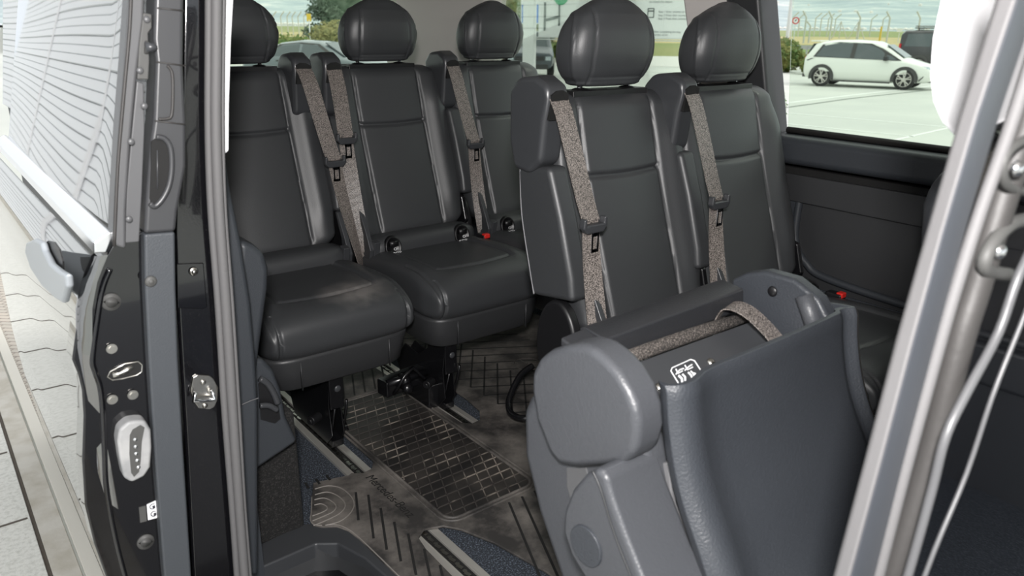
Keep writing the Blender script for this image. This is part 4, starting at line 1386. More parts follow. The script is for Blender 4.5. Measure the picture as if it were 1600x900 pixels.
    if buckle:
        b = MB().box((0.200, 0.345, 0.464), (0.030, 0.05, 0.024))
        bo = b.build('belt_buckle', 'black_plastic', t, bevel=0.006)
        MB().box((0.200, 0.328, 0.472), (0.024, 0.020, 0.016)).build('release_button', 'red_plastic', bo, bevel=0.004)
    if legx is not None:
        for i_, lx in enumerate(legx):
            mb = MB()
            for dx in (-0.018, 0.018):
                mb.prism([(lx + dx - 0.002, y, z) for y, z in ((0.055, 0.26), (0.075, 0.15), (0.065, 0.06), (0.10, 0.022), (0.33, 0.022), (0.36, 0.10), (0.30, 0.17), (0.22, 0.16), (0.16, 0.20), (0.16, 0.26))], (0.004, 0, 0))
            mb.box((lx, 0.06, 0.20), (0.042, 0.006, 0.11))
            mb.box((lx, 0.20, 0.03), (0.034, 0.26, 0.020))
            lg = mb.build('leg', 'black_metal', t, bevel=0.002, seg=2)
            MB().tube([(lx + 0.022, 0.045, 0.17), (lx + 0.024, 0.055, 0.14), (lx + 0.022, 0.092, 0.028)], 0.0045, 8).build('brace', 'black_metal', lg, smooth=True)
            MB().tube([(lx - 0.012, 0.050, 0.15), (lx - 0.012, 0.092, 0.035)], 0.003, 8).build('brace', 'black_metal', lg, smooth=True)
            kn = MB()
            kn.cyl((lx - 0.03, 0.12, 0.105), (lx - 0.062, 0.105, 0.105), 0.013, 20)
            kn.cyl((lx - 0.062, 0.105, 0.105), (lx - 0.068, 0.102, 0.105), 0.008, 20)
            MB().dome((lx + 0.004, 0.057, 0.205), (0, -1, 0), 0.010, 0.004).build('bolt', 'smooth_plastic', lg, smooth=True)
            kn.build('adjuster_knob', 'black_plastic', lg, smooth=True, bevel=0.002)
            hk = MB()
            hk.tube([(lx + 0.02, 0.15, 0.045), (lx + 0.05, 0.11, 0.04), (lx + 0.055, 0.16, 0.07), (lx + 0.02, 0.19, 0.08)], 0.006, 8)
            hk.box((lx + 0.035, 0.12, 0.045), (0.03, 0.02, 0.012))
            hk.build('catch', 'black_metal', lg, smooth=False)
    return t

G3 = 'leather seats of the back row'
G2 = 'upright leather seats of the middle row'
Y3, Y2 = 1.742, 0.70
seat1 = build_seat('van_seat', 'black leather seat beside the sliding door, nearest of the back row, dusty cushion', 0.828, Y3, 0, 1, G3, isofix=False, legx=(-0.02,))
dusty = MATS['leather'].copy()
dusty.name = 'dusty_leather'
_nt = dusty.node_tree
_b = _nt.nodes['Principled BSDF']
_tc = _nt.nodes.new('ShaderNodeTexCoord')
_mp = _nt.nodes.new('ShaderNodeMapping')
_mp.inputs['Location'].default_value = (-0.45, -0.85, -2.6)
_mp.inputs['Scale'].default_value = (6.5, 9.0, 6.0)
_gr = _nt.nodes.new('ShaderNodeTexGradient'); _gr.gradient_type = 'SPHERICAL'
_no = _nt.nodes.new('ShaderNodeTexNoise'); _no.inputs['Scale'].default_value = 22; _no.inputs['Detail'].default_value = 6
_mu = _nt.nodes.new('ShaderNodeMath'); _mu.operation = 'MULTIPLY'
_rp = _nt.nodes.new('ShaderNodeValToRGB')
_rp.color_ramp.elements[0].position = 0.10; _rp.color_ramp.elements[0].color = (0.036, 0.038, 0.041, 1)
_rp.color_ramp.elements[1].position = 0.42; _rp.color_ramp.elements[1].color = (0.16, 0.15, 0.145, 1)
_nt.links.new(_tc.outputs['Object'], _mp.inputs[0]); _nt.links.new(_mp.outputs[0], _gr.inputs[0])
_nt.links.new(_tc.outputs['Object'], _no.inputs['Vector'])
_nt.links.new(_gr.outputs['Fac'], _mu.inputs[0]); _nt.links.new(_no.outputs['Fac'], _mu.inputs[1])
_nt.links.new(_mu.outputs[0], _rp.inputs[0]); _nt.links.new(_rp.outputs[0], _b.inputs['Base Color'])
for _c in seat1.children:
    if _c.name.startswith('cushion'):
        _c.material_slots[0].link = 'OBJECT'
        _c.material_slots[0].material = dusty
build_seat('van_seat', 'black leather middle seat of the back row with belt on its left', 1.320, Y3, 0, -1, G3, legx=(-0.132,), buckle=True, var='M')
build_seat('van_seat', 'black leather back-row seat farthest from the door, beside the beige pillar', 1.79, Y3, 0, -1, G3, legx=(0.15,))
build_seat('van_seat', 'upright black leather middle-row seat directly behind the folded seat', 1.360, Y2, -0.02, -1, G2, legx=(-0.12,))
build_seat('van_seat', 'upright black leather middle-row seat next to the far side window', 1.796, Y2, -0.025, -1, G2, legx=(0.15,), buckle=True)

# mechanism between the two back seats on the second rail
mb = MB()
t = thing('seat_latch', 'black latch mechanism under the gap between the two nearer back seats', 'latch', (1.12, 1.93, 0.0))
mb.box((1.09, 1.93, 0.10), (0.16, 0.05, 0.05), rz=0.15)
mb.box((1.16, 1.93, 0.055), (0.05, 0.16, 0.08))
mb.build('bracket', 'black_metal', t, bevel=0.004, world=True)
mb = MB()
mb.cyl((1.02, 1.90, 0.12), (1.16, 1.90, 0.12), 0.012, 16)
mb.cyl((1.06, 1.89, 0.12), (1.085, 1.89, 0.12), 0.024, 20)
mb.dome((1.07, 1.865, 0.105), (0, -1, 0.3), 0.018, 0.016)
mb.tube([(1.03, 1.88, 0.09), (1.06, 1.86, 0.15), (1.10, 1.88, 0.16), (1.13, 1.86, 0.12)], 0.006, 8)
mb.build('pivot', 'black_metal', t, smooth=True, world=True)

# ---------------------------------------------------------------- folded seat
fs = thing('folded_seat', 'dark grey middle-row seat folded forward just inside the door', 'seat', (0.9, 0.6, 0.0))
mb = MB()
mb.prism([(0.637, 0.75, 0.619), (0.637, 0.762, 0.66), (0.637, 0.762, 0.687), (0.637, 0.747, 0.715), (0.637, 0.723, 0.736), (0.637, 0.695, 0.752), (0.637, 0.668, 0.764), (0.637, 0.644, 0.767), (0.637, 0.619, 0.761), (0.637, 0.595, 0.75), (0.637, 0.574, 0.732), (0.637, 0.56, 0.709), (0.637, 0.555, 0.681), (0.637, 0.56, 0.65), (0.637, 0.578, 0.628), (0.637, 0.613, 0.608), (0.637, 0.661, 0.582), (0.637, 0.698, 0.568), (0.637, 0.72, 0.578)], (0.052, 0, 0))
mb.build('recliner_cover', 'leather_grey', fs, bevel=0.026, seg=6, world=True, ang=20)
mb = MB()
pts = [(0.665, 0.819, 0.596), (0.665, 0.799, 0.635), (0.665, 0.75, 0.666), (0.665, 0.623, 0.679), (0.665, 0.575, 0.644), (0.665, 0.53, 0.515), (0.665, 0.508, 0.387), (0.665, 0.668, 0.267), (0.665, 0.726, 0.354), (0.665, 0.778, 0.435), (0.665, 0.815, 0.52)]
mb.prism(pts, (0.06, 0, 0))
mb.box((0.90, 0.60, 0.36), (0.36, 0.26, 0.26))
mb.build('cushion_block', 'leather_grey', fs, bevel=0.03, seg=5, world=True, ang=20)
mb = MB()
mb.box((0.89, 0.64, 0.13), (0.34, 0.26, 0.24))
mb.box((0.80, 0.60, 0.02), (0.05, 0.5, 0.03))
mb.build('base_frame', 'black_metal', fs, bevel=0.01, world=True)
# shell of the folded backrest
path = spline([(0.541, 0.750), (0.530, 0.69), (0.505, 0.635), (0.468, 0.580), (0.425, 0.53), (0.37, 0.47), (0.30, 0.40), (0.22, 0.33)] if False else
              [(0, 0.540, 0.737), (0, 0.533, 0.690), (0, 0.518, 0.634), (0, 0.498, 0.588), (0, 0.470, 0.540), (0, 0.445, 0.495), (0, 0.415, 0.44), (0, 0.385, 0.38), (0, 0.36, 0.31)], 6)
prof = [(0.672, -0.022), (0.668, -0.012), (0.676, -0.001), (0.690, 0.006), (0.705, 0.007), (0.720, 0.003), (0.740, -0.004), (0.765, -0.006),
        (0.80, -0.005), (0.86, -0.003), (0.92, -0.002), (0.98, -0.002), (1.04, -0.003), (1.075, -0.004), (1.088, -0.006), (1.094, -0.012), (1.102, -0.014), (1.112, -0.012),
        (1.118, -0.004), (1.124, -0.001), (1.130, -0.006), (1.133, -0.03), (1.130, -0.06)]
rings = []
for i, p in enumerate(path):
    a = path[max(i - 1, 0)]; b = path[min(i + 1, len(path) - 1)]
    d = (b - a).normalized()
    nrm = Vector((0, d.z, -d.y))   # towards the front and up
    if nrm.y > 0: nrm = -nrm
    edge = -0.004 * max(0, 1 - i / 2.0)
    outer = [Vector((x + 0.012, p.y + 0.030 * (x - 0.67), p.z)) + nrm * (n_ + edge) for x, n_ in prof]
    inner = [Vector((min(max(x, 0.678), 1.124) + 0.012, p.y + 0.030 * (x - 0.67), p.z)) + nrm * (n_ - 0.010 + edge) for x, n_ in prof]
    rings.append(outer + inner[::-1])
mb = MB()
mb.rings(rings)
rim = [[o_ + Vector((0, -0.0016, 0.0012)) for o_ in ring[19:23]] for ring in rings[1:]]
mb.build('backrest_shell', 'grained_plastic', fs, smooth=True, world=True, bevel=0.0015, seg=2, ang=50)
mb = MB()
mb.rings(rim, cap=False, closed=False)
mb.build('edge_strip', 'edge_felt', fs, smooth=True, world=True)
# plate with pictogram
PN = Vector((-0.03, -0.501, 0.865))       # plate normal, towards the front and up
def lift(q, up):
    return Vector(q) + PN * up
mb = MB()
mb.prism([(0.7351, 0.6975, 0.6864), (1.0714, 0.6876, 0.6924), (1.1419, 0.5870, 0.6365), (0.7013, 0.5371, 0.5921), (0.7245, 0.6299, 0.6468)], -PN * 0.015)
pl = mb.build('hinge_plate', 'smooth_plastic', fs, bevel=0.002, world=True)
for q in [(0.7894, 0.6529, 0.6624), (0.9087, 0.6557, 0.6682)]:
    MB().dome(lift(q, 0.0), PN, 0.0075, 0.005, 20, 5).build('screw', 'steel', pl, smooth=True, world=True)
pic = thing_part = None
mb = MB()
q = [(0.8345, 0.6700, 0.6739), (0.8774, 0.6705, 0.6757), (0.8820, 0.6667, 0.6737), (0.8753, 0.6377, 0.6566), (0.8677, 0.6101, 0.6403), (0.8095, 0.6097, 0.6380), (0.8220, 0.6407, 0.6565), (0.8280, 0.6667, 0.6718)]
for i_ in range(len(q)):
    mb.tube([lift(q[i_], 0.0006), lift(q[(i_ + 1) % len(q)], 0.0006)], 0.0009, 6)
def st_(px, r):
    mb.tube([lift(p, 0.0005) for p in px], r, 6)
st_([(0.8390, 0.6663, 0.6719), (0.8360, 0.6597, 0.6680), (0.8469, 0.6604, 0.6688)], 0.0011)
st_([(0.8319, 0.6599, 0.6680), (0.8444, 0.6634, 0.6704), (0.8526, 0.6629, 0.6704)], 0.0011)
st_([(0.8593, 0.6663, 0.6726), (0.8572, 0.6592, 0.6684), (0.8694, 0.6596, 0.6691)], 0.0011)
st_([(0.8520, 0.6598, 0.6686), (0.8639, 0.6625, 0.6706), (0.8720, 0.6632, 0.6713)], 0.0011)
st_([(0.8344, 0.6569, 0.6663), (0.8352, 0.6512, 0.6630), (0.8292, 0.6446, 0.6590), (0.8300, 0.6390, 0.6558)], 0.0019)
st_([(0.8424, 0.6564, 0.6663), (0.8430, 0.6518, 0.6637), (0.8335, 0.6421, 0.6577)], 0.0016)
st_([(0.8546, 0.6556, 0.6663), (0.8554, 0.6499, 0.6630), (0.8503, 0.6429, 0.6587), (0.8500, 0.6376, 0.6556)], 0.0015)
st_([(0.8607, 0.6558, 0.6666), (0.8613, 0.6512, 0.6640), (0.8561, 0.6442, 0.6597)], 0.0012)
st_([(0.8548, 0.6392, 0.6568), (0.8629, 0.6463, 0.6611), (0.8633, 0.6517, 0.6643)], 0.0010)
st_([(0.8578, 0.6469, 0.6613), (0.8633, 0.6517, 0.6643), (0.8668, 0.6483, 0.6624)], 0.0010)
mb.build('pictogram', 'print_white', pl, world=True)
# fuzzy roll, bar and belt
mb = MB()
mb.tube([(0.734, 0.705, 0.694), (0.815, 0.705, 0.695), (0.934, 0.705, 0.695), (1.084, 0.705, 0.691)], 0.011, 14)
mb.build('velcro_strip', 'velcro', fs, smooth=True, world=True)
mb = MB()
bq = [(0.736, 0.715, 0.729), (0.748, 0.715, 0.693), (1.062, 0.715, 0.74), (1.069, 0.715, 0.701)]
mb.rings([[q1, q0, Vector(q0) + Vector((0, 0.042, 0.006)), Vector(q0) + Vector((0, 0.056, 0.0)), Vector(q1) + Vector((0, 0.056, 0))] for q0, q1 in ((bq[0], bq[1]), (bq[2], bq[3]))])
q = Vector(bq[0])
mb.prism([q + Vector((-0.045, 0.012, -0.020)), q + Vector((-0.045, 0.012, -0.008)), q + Vector((-0.045, 0.046, 0.0)), q + Vector((-0.045, 0.046, -0.014))], (0.05, 0, 0.004))
mb.build('cross_bar', 'bar_plastic', fs, bevel=0.004, seg=3, world=True)
mb = MB()
P = spline([(1.010, 0.722, 0.690), (1.012, 0.708, 0.722), (1.018, 0.675, 0.722), (1.032, 0.635, 0.692), (1.045, 0.590, 0.645)], 6)
mb.ribbon(P, Vector((0.046, 0.012, 0)))
mb.build('seat_belt', 'belt_webbing', fs, world=True)
mb = MB()
mb.prism([(1.085, 0.762, 0.738), (1.085, 0.731, 0.76), (1.085, 0.695, 0.772), (1.085, 0.641, 0.772), (1.085, 0.595, 0.752), (1.085, 0.574, 0.726), (1.085, 0.568, 0.658), (1.085, 0.687, 0.568), (1.085, 0.727, 0.675)], (0.030, 0, 0))
rc = mb.build('recliner_cover', 'grained_plastic', fs, bevel=0.008, seg=4, world=True)
mb = MB()
q = [(1.083, 0.675, 0.742)][0]
mb.dome(q, (-1, 0, 0), 0.009, 0.004)
mb.build('screw', 'black_plastic', rc, smooth=True, world=True)
mb = MB()
mb.tube([(1.082, 0.618, 0.751), (1.082, 0.603, 0.725), (1.082, 0.584, 0.687)], 0.014, 14)
mb.build('edge_pad', 'leather_grey', rc, smooth=True, world=True)
# armrest
mb = MB()
mb.prism([(0.6, 0.586, 0.634), (0.6, 0.606, 0.615), (0.6, 0.63, 0.579), (0.6, 0.644, 0.54), (0.6, 0.645, 0.506), (0.6, 0.628, 0.477), (0.6, 0.596, 0.456), (0.6, 0.54, 0.416), (0.6, 0.455, 0.479), (0.6, 0.504, 0.524), (0.6, 0.535, 0.568), (0.6, 0.559, 0.603), (0.6, 0.57, 0.629)], (0.100, 0, 0))
ar = mb.build('armrest', 'leather_grey', fs, bevel=0.016, seg=5, world=True, ang=20)
mb = MB()
q = [(0.6, 0.597, 0.512), (0.6, 0.599, 0.545)]
c = Vector(q[0]); rr = (Vector(q[1]) - c).length
mb.cyl(c + Vector((0.004, 0, 0)), c + Vector((-0.0035, 0, 0)), rr * 0.86, 36)
mb.build('pivot_cap', 'grained_plastic', ar, bevel=0.0015, world=True)
mb = MB()
mb.tube(spline([(0.599, 0.592, 0.627), (0.599, 0.576, 0.608), (0.599, 0.551, 0.562), (0.599, 0.518, 0.516), (0.599, 0.489, 0.479)], 5), 0.0014, 6)
mb.build('seam', 'seat_plastic', ar, smooth=True, world=True)
mb = MB()
mb.prism([(0.664, 0.711, 0.549), (0.664, 0.709, 0.518), (0.664, 0.691, 0.484), (0.664, 0.642, 0.522), (0.664, 0.67, 0.571)], (0.01, 0, 0))
mb.build('bracket', 'grey_plastic', fs, bevel=0.003, world=True)

mb = MB()
mb.prism([(0.7, 0.603, 0.591), (0.7, 0.554, 0.62), (0.7, 0.544, 0.561), (0.7, 0.514, 0.518), (0.7, 0.483, 0.483), (0.7, 0.512, 0.464), (0.7, 0.553, 0.545)], (0.01, 0, 0))
mb.build('fabric_flap', 'flap_fabric', fs, bevel=0.003, world=True)
# pull loop at the foot of the middle seat
mb = MB()
mb.tube(spline([(1.43, 1.70, 0.14), (1.38, 1.70, 0.12), (1.315, 1.67, 0.075), (1.285, 1.63, 0.055), (1.28, 1.585, 0.055), (1.30, 1.555, 0.06), (1.36, 1.535, 0.06)], 6), 0.010, 14)
mb.tube([(1.36, 1.535, 0.06), (1.40, 1.51, 0.0)], 0.008, 10)
o = mb.build('release_handle', 'black_metal', None, smooth=True)
tag(o, 'black curved tube handle on the floor mat under the middle row', 'handle')

# ---------------------------------------------------------------- car park surroundings
def gp(px_pts):
    return px_pts
def car(name, label, loc, heading, stations, windows, paint, wheels, wr_, shield=None, back=None, extras=None, cladding=True, group=None):
    t = thing(name, label, 'car', loc, group, rotz=heading)
    def half(x, z):
        for a, b in zip(stations, stations[1:]):
            if a[0] <= x <= b[0] or b[0] <= x <= a[0]:
                f = (x - a[0]) / (b[0] - a[0] + 1e-9)
                s_ = [a[i] + (b[i] - a[i]) * f for i in range(6)]
                break
        else:
            s_ = stations[0] if abs(x - stations[0][0]) < abs(x - stations[-1][0]) else stations[-1]
        _, zb, zbelt, zroof, w, rw = s_
        if z <= zbelt: return w
        return w * 0.97 + (rw - w * 0.97) * min(1, (z - zbelt) / max(zroof - zbelt, 1e-3))
    rings = []
    for x, zb, zbelt, zroof, w, rw in stations:
        h = [(w * 0.88, zb), (w * 0.97, zb + 0.10), (w, zb + (zbelt - zb) * 0.45), (w * 1.0, zb + (zbelt - zb) * 0.8), (w * 0.97, zbelt),
             (rw + (w * 0.97 - rw) * 0.12, zroof - (zroof - zbelt) * 0.10), (rw * 0.86, zroof), (rw * 0.4, zroof + 0.018)]
        rings.append([(x, y, z) for y, z in h] + [(x, -y, z) for y, z in h[::-1]])
    MB().rings(rings).build('body', paint, t, bevel=0.05, seg=2, smooth=True)
    mb_n = 0
    for nm, poly, m in windows:
        for s in (-1, 1):
            mb = MB()
            mb.prism([(x, s * (half(x, z) - 0.02), z) for x, z in poly], (0, s * 0.032, 0))
            mb.build(nm, m, t)
    for nm, quad, m, th in (shield or []):
        mb = MB()
        mb.prism(quad, th)
        mb.build(nm, m, t)
    for wx in wheels:
        for s in (-1, 1):
            w = stations[len(stations) // 2][4]
            yo = s * (w - 0.005)
            mb = MB()
            mb.tube([(wx, yo - s * 0.20, wr_), (wx, yo - s * 0.18, wr_), (wx, yo - s * 0.02, wr_), (wx, yo, wr_)], [wr_ * 0.93, wr_, wr_, wr_ * 0.93], 32)
            wh = mb.build('wheel', 'tyre', t, smooth=False)
            mb = MB()
            mb.cyl((wx, yo + s * 0.001, wr_), (wx, yo + s * 0.010, wr_), wr_ * 0.22, 16)
            for k in range(5):
                a = k * 2 * math.pi / 5 + 0.3
                for da in (-0.2, 0.2):
                    mb.tube([(wx + math.cos(a + da * 0.2) * wr_ * 0.15, yo + s * 0.006, wr_ + math.sin(a + da * 0.2) * wr_ * 0.15),
                             (wx + math.cos(a + da) * wr_ * 0.66, yo + s * 0.006, wr_ + math.sin(a + da) * wr_ * 0.66)], 0.02, 6)
            mb.tube([(wx + math.cos(k * math.pi / 14) * wr_ * 0.68, yo + s * 0.004, wr_ + math.sin(k * math.pi / 14) * wr_ * 0.68) for k in range(28)], 0.012, 6, closed=True)
            mb.build('rim', 'aluminium', wh)
            if cladding:
                mb = MB()
                pts = [(wx + math.cos(a) * (wr_ + 0.09), w * 1.0 * s, wr_ + math.sin(a) * (wr_ + 0.09)) for a in [math.pi * (k / 14) for k in range(-1, 16)]]
                inn = [(wx + math.cos(a) * (wr_ - 0.02), w * 1.0 * s, wr_ + math.sin(a) * (wr_ - 0.02)) for a in [math.pi * (k / 14) for k in range(15, -2, -1)]]
                pr = pts + inn
                mb.prism([(x, y - s * 0.03, z) for x, y, z in pr], (0, s * 0.045, 0))
                mb.prism([(x, y - s * 0.06, z) for x, y, z in pts], (0, s * 0.062, 0)) if False else None
                mb.build('wheel_arch', 'car_cladding', t)
    for nm, fn, m in (extras or []):
        mb = MB()
        fn(mb, half)
        mb.build(nm, m, t, smooth=False, bevel=0.01, seg=2)
    return t

# white hatchback (x forward, wheelbase 2.7)
hatch = [(-2.02, 0.38, 0.92, 0.98, 0.76, 0.66), (-1.92, 0.30, 0.97, 1.12, 0.84, 0.62), (-1.72, 0.25, 1.00, 1.45, 0.88, 0.60), (-1.2, 0.22, 0.99, 1.55, 0.89, 0.62),
         (-0.4, 0.20, 0.96, 1.57, 0.89, 0.63), (0.3, 0.20, 0.93, 1.52, 0.89, 0.62), (0.75, 0.20, 0.92, 1.32, 0.89, 0.62), (1.2, 0.21, 0.92, 1.02, 0.89, 0.66),
         (1.6, 0.22, 0.84, 0.90, 0.88, 0.66), (1.95, 0.24, 0.74, 0.80, 0.84, 0.64), (2.16, 0.28, 0.62, 0.68, 0.72, 0.56)]
def mirror(mb, half):
    for s in (-1, 1):
        mb.box((0.72, s * 1.0, 1.0), (0.13, 0.20, 0.14))
        mb.box((0.74, s * 0.9, 0.95), (0.05, 0.14, 0.04))
def sill(mb, half):
    for s in (-1, 1):
        mb.box((-0.02, s * 0.875, 0.215), (1.9, 0.05, 0.05))
def bumper(mb, half):
    mb.box((2.08, 0, 0.30), (0.14, 1.3, 0.10))
    mb.box((-2.0, 0, 0.36), (0.10, 1.4, 0.12))
    for s in (-1, 1):
        mb.tube([(1.80, s * 0.86, 0.30), (1.90, s * 0.84, 0.42), (1.98, s * 0.80, 0.54), (2.08, s * 0.72, 0.56)], 0.018, 6)
def spoil(mb, half):
    mb.box((-1.75, 0, 1.53), (0.34, 1.16, 0.035))
def hlight(mb, half):
    for s in (-1, 1):
        mb.prism([(1.70, s * 0.80, 0.78), (2.00, s * 0.74, 0.76), (2.14, s * 0.62, 0.69), (2.12, s * 0.66, 0.64), (1.95, s * 0.80, 0.66)], (0.012, s * 0.03, 0.01))
def tlight(mb, half):
    for s in (-1, 1):
        mb.prism([(-1.98, s * 0.74, 0.94), (-1.66, s * 0.86, 0.96), (-1.90, s * 0.83, 0.86)], (0, s * 0.03, 0))
hw_ = [('side_window', [(-1.62, 1.02), (-1.40, 1.38), (-0.9, 1.47), (-0.44, 1.48), (-0.46, 0.99)], 'car_glass'),
       ('side_window', [(-0.32, 0.985), (-0.30, 1.48), (0.10, 1.44), (0.48, 1.30), (0.62, 1.20), (0.62, 0.955)], 'car_glass'),
       ('side_window', [(0.70, 0.955), (0.70, 1.17), (1.06, 0.955)], 'car_glass'),
       ('window_frame', [(-1.70, 1.0), (-1.46, 1.42), (-0.9, 1.505), (0.14, 1.475), (0.55, 1.31), (1.18, 0.945), (1.12, 0.94), (-0.3, 0.97)], 'car_cladding')]
hw_ = [hw_[3]] + hw_[:3] + [('pillar_cover', [(-0.47, 0.98), (-0.45, 1.49), (-0.29, 1.49), (-0.31, 0.975)], 'car_cladding'), ('pillar_cover', [(0.60, 0.95), (0.60, 1.22), (0.71, 1.16), (0.71, 0.95)], 'car_cladding')]
HL = Vector((27.3, 14.35, GZ))
hc = car('white_hatchback', 'white electric hatchback with dark wheel arches parked in the open lot', HL, math.atan2(-2.62, 0.75), hatch, [(n, p, m) for n, p, m in hw_], 'car_white', (-1.35, 1.35), 0.335,
    shield=[('windscreen', [(0.62, -0.54, 1.42), (0.62, 0.54, 1.42), (1.22, 0.62, 1.03), (1.22, -0.62, 1.03)], 'car_glass', (0.015, 0, 0.025)),
            ('rear_window', [(-1.80, -0.5, 1.44), (-1.80, 0.5, 1.44), (-1.96, 0.58, 1.10), (-1.96, -0.58, 1.10)], 'car_glass', (-0.03, 0, 0.0))],
    extras=[('mirror', mirror, 'car_dark'), ('sill', sill, 'car_cladding'), ('bumper', bumper, 'car_cladding'), ('spoiler', spoil, 'car_white'), ('headlight', hlight, 'head_light'), ('tail_light', tlight, 'car_cladding')])
for o in hc.children:
    if o.name.startswith(('side_window', 'pillar_cover')):
        for v in o.data.vertices:
            v.co.y += 0.012 if v.co.y > 0 else -0.012

# dark van with a roof rack
vb = [(-2.55, 0.45, 1.05, 1.10, 0.90, 0.80), (-2.50, 0.40, 1.12, 1.80, 0.95, 0.80), (-2.35, 0.38, 1.15, 1.93, 0.97, 0.82), (0.0, 0.35, 1.15, 1.95, 0.97, 0.84),
      (1.3, 0.35, 1.12, 1.93, 0.97, 0.82), (1.9, 0.35, 1.05, 1.30, 0.95, 0.78), (2.5, 0.38, 0.85, 0.92, 0.88, 0.7)]
vw = [('side_window', [(-2.30, 1.20), (-2.20, 1.78), (-1.15, 1.80), (-1.15, 1.20)], 'car_glass'), ('side_window', [(-1.05, 1.20), (-1.05, 1.80), (0.2, 1.80), (0.2, 1.20)], 'car_glass'),
      ('side_window', [(0.35, 1.18), (0.35, 1.78), (1.2, 1.75), (1.6, 1.20)], 'car_glass')]
def rack(mb, half):
    mb.box((-0.6, 0, 2.05), (2.8, 1.2, 0.05))
    mb.box((-0.8, 0, 2.13), (2.4, 1.0, 0.04))
    for x in (-1.8, -0.6, 0.6):
        mb.box((x, 0, 1.99), (0.06, 1.3, 0.10))
def vtl(mb, half):
    for s in (-1, 1):
        mb.box((-2.48, s * 0.93, 1.05), (0.10, 0.07, 0.55))
car('dark_van', 'dark van with roof rack and red tail light behind the white hatchback', (40.7, 17.0, GZ), math.radians(-74), vb, vw, 'car_dark', (-1.55, 1.6), 0.36,
    extras=[('roof_rack', rack, 'car_dark'), ('tail_light', vtl, 'red_light')])

# silver saloon seen through the rear window
sal = [(-2.40, 0.35, 0.85, 0.90, 0.72, 0.62), (-2.25, 0.28, 0.95, 1.02, 0.86, 0.70), (-1.75, 0.24, 0.97, 1.08, 0.90, 0.68), (-1.05, 0.22, 0.96, 1.38, 0.91, 0.60), (-0.4, 0.20, 0.95, 1.45, 0.91, 0.60),
       (0.25, 0.20, 0.93, 1.42, 0.91, 0.60), (0.7, 0.20, 0.92, 1.22, 0.91, 0.60), (1.1, 0.21, 0.92, 0.99, 0.91, 0.66), (1.8, 0.22, 0.84, 0.90, 0.90, 0.66), (2.25, 0.25, 0.72, 0.78, 0.84, 0.62), (2.42, 0.3, 0.58, 0.64, 0.68, 0.5)]
sw_ = [('window_frame', [(-1.62, 0.98), (-1.05, 1.34), (-0.3, 1.40), (0.3, 1.36), (1.0, 0.95)], 'car_cladding'),
       ('side_window', [(-1.40, 1.0), (-1.02, 1.29), (-0.34, 1.36), (-0.34, 0.98)], 'car_glass'), ('side_window', [(-0.24, 0.98), (-0.24, 1.36), (0.26, 1.32), (0.80, 0.97)], 'car_glass')]
def handles(mb, half):
    for s in (-1, 1):
        for x in (-0.98, -0.05):
            mb.box((x, s * 0.93, 0.86), (0.16, 0.03, 0.035))
car('silver_saloon', 'silver-grey saloon car seen between the back seat headrests', (10.9, 23.6, GZ + 0.0), math.atan2(-0.80, 0.60), sal, sw_, 'car_silver', (-1.45, 1.45), 0.34, cladding=False,
    shield=[('windscreen', [(0.45, -0.52, 1.38), (0.45, 0.52, 1.38), (1.12, 0.64, 1.0), (1.12, -0.64, 1.0)], 'car_glass', (0.015, 0, 0.03))],
    extras=[('mirror', mirror, 'car_dark'), ('headlight', hlight, 'head_light'), ('door_handle', handles, 'car_cladding')])

# dark pickup-like car facing us beyond the white sign post
suv = [(-2.3, 0.45, 1.05, 1.15, 0.85, 0.72), (-2.1, 0.40, 1.10, 1.70, 0.92, 0.70), (0.2, 0.38, 1.08, 1.76, 0.93, 0.70), (0.9, 0.38, 1.06, 1.20, 0.93, 0.74), (1.9, 0.42, 1.0, 1.06, 0.92, 0.74), (2.2, 0.45, 0.92, 0.98, 0.86, 0.7)]
sv = [('side_window', [(-2.0, 1.13), (-1.95, 1.6), (-0.1, 1.62), (0.55, 1.13)], 'car_glass')]
def grille(mb, half):
    mb.box((2.22, 0, 0.80), (0.04, 1.1, 0.16))
    mb.box((2.22, 0, 0.5), (0.05, 1.4, 0.18))
def badge(mb, half):
    mb.tube([(2.25, 0.09 * math.cos(a * math.pi / 8), 0.80 + 0.045 * math.sin(a * math.pi / 8)) for a in range(16)], 0.016, 6, closed=True)
    mb.box((2.24, 0, 0.80), (0.03, 0.13, 0.05))
    mb.box((2.25, 0, 0.63), (0.02, 0.42, 0.10))
    for s in (-1, 1):
        mb.box((2.18, s * 0.7, 0.80), (0.06, 0.2, 0.14))
car('dark_suv', 'dark grey off-road car facing the van beyond the white sign post', (20.5, 24.9, GZ), math.atan2(-0.77, -0.64), suv, sv, 'car_grey', (-1.35, 1.4), 0.37,
    shield=[('windscreen', [(0.28, -0.6, 1.68), (0.28, 0.6, 1.68), (0.92, 0.70, 1.16), (0.92, -0.70, 1.16)], 'car_glass', (0.02, 0, 0.03))],
    extras=[('grille', grille, 'car_dark'), ('number_plate', badge, 'head_light')])

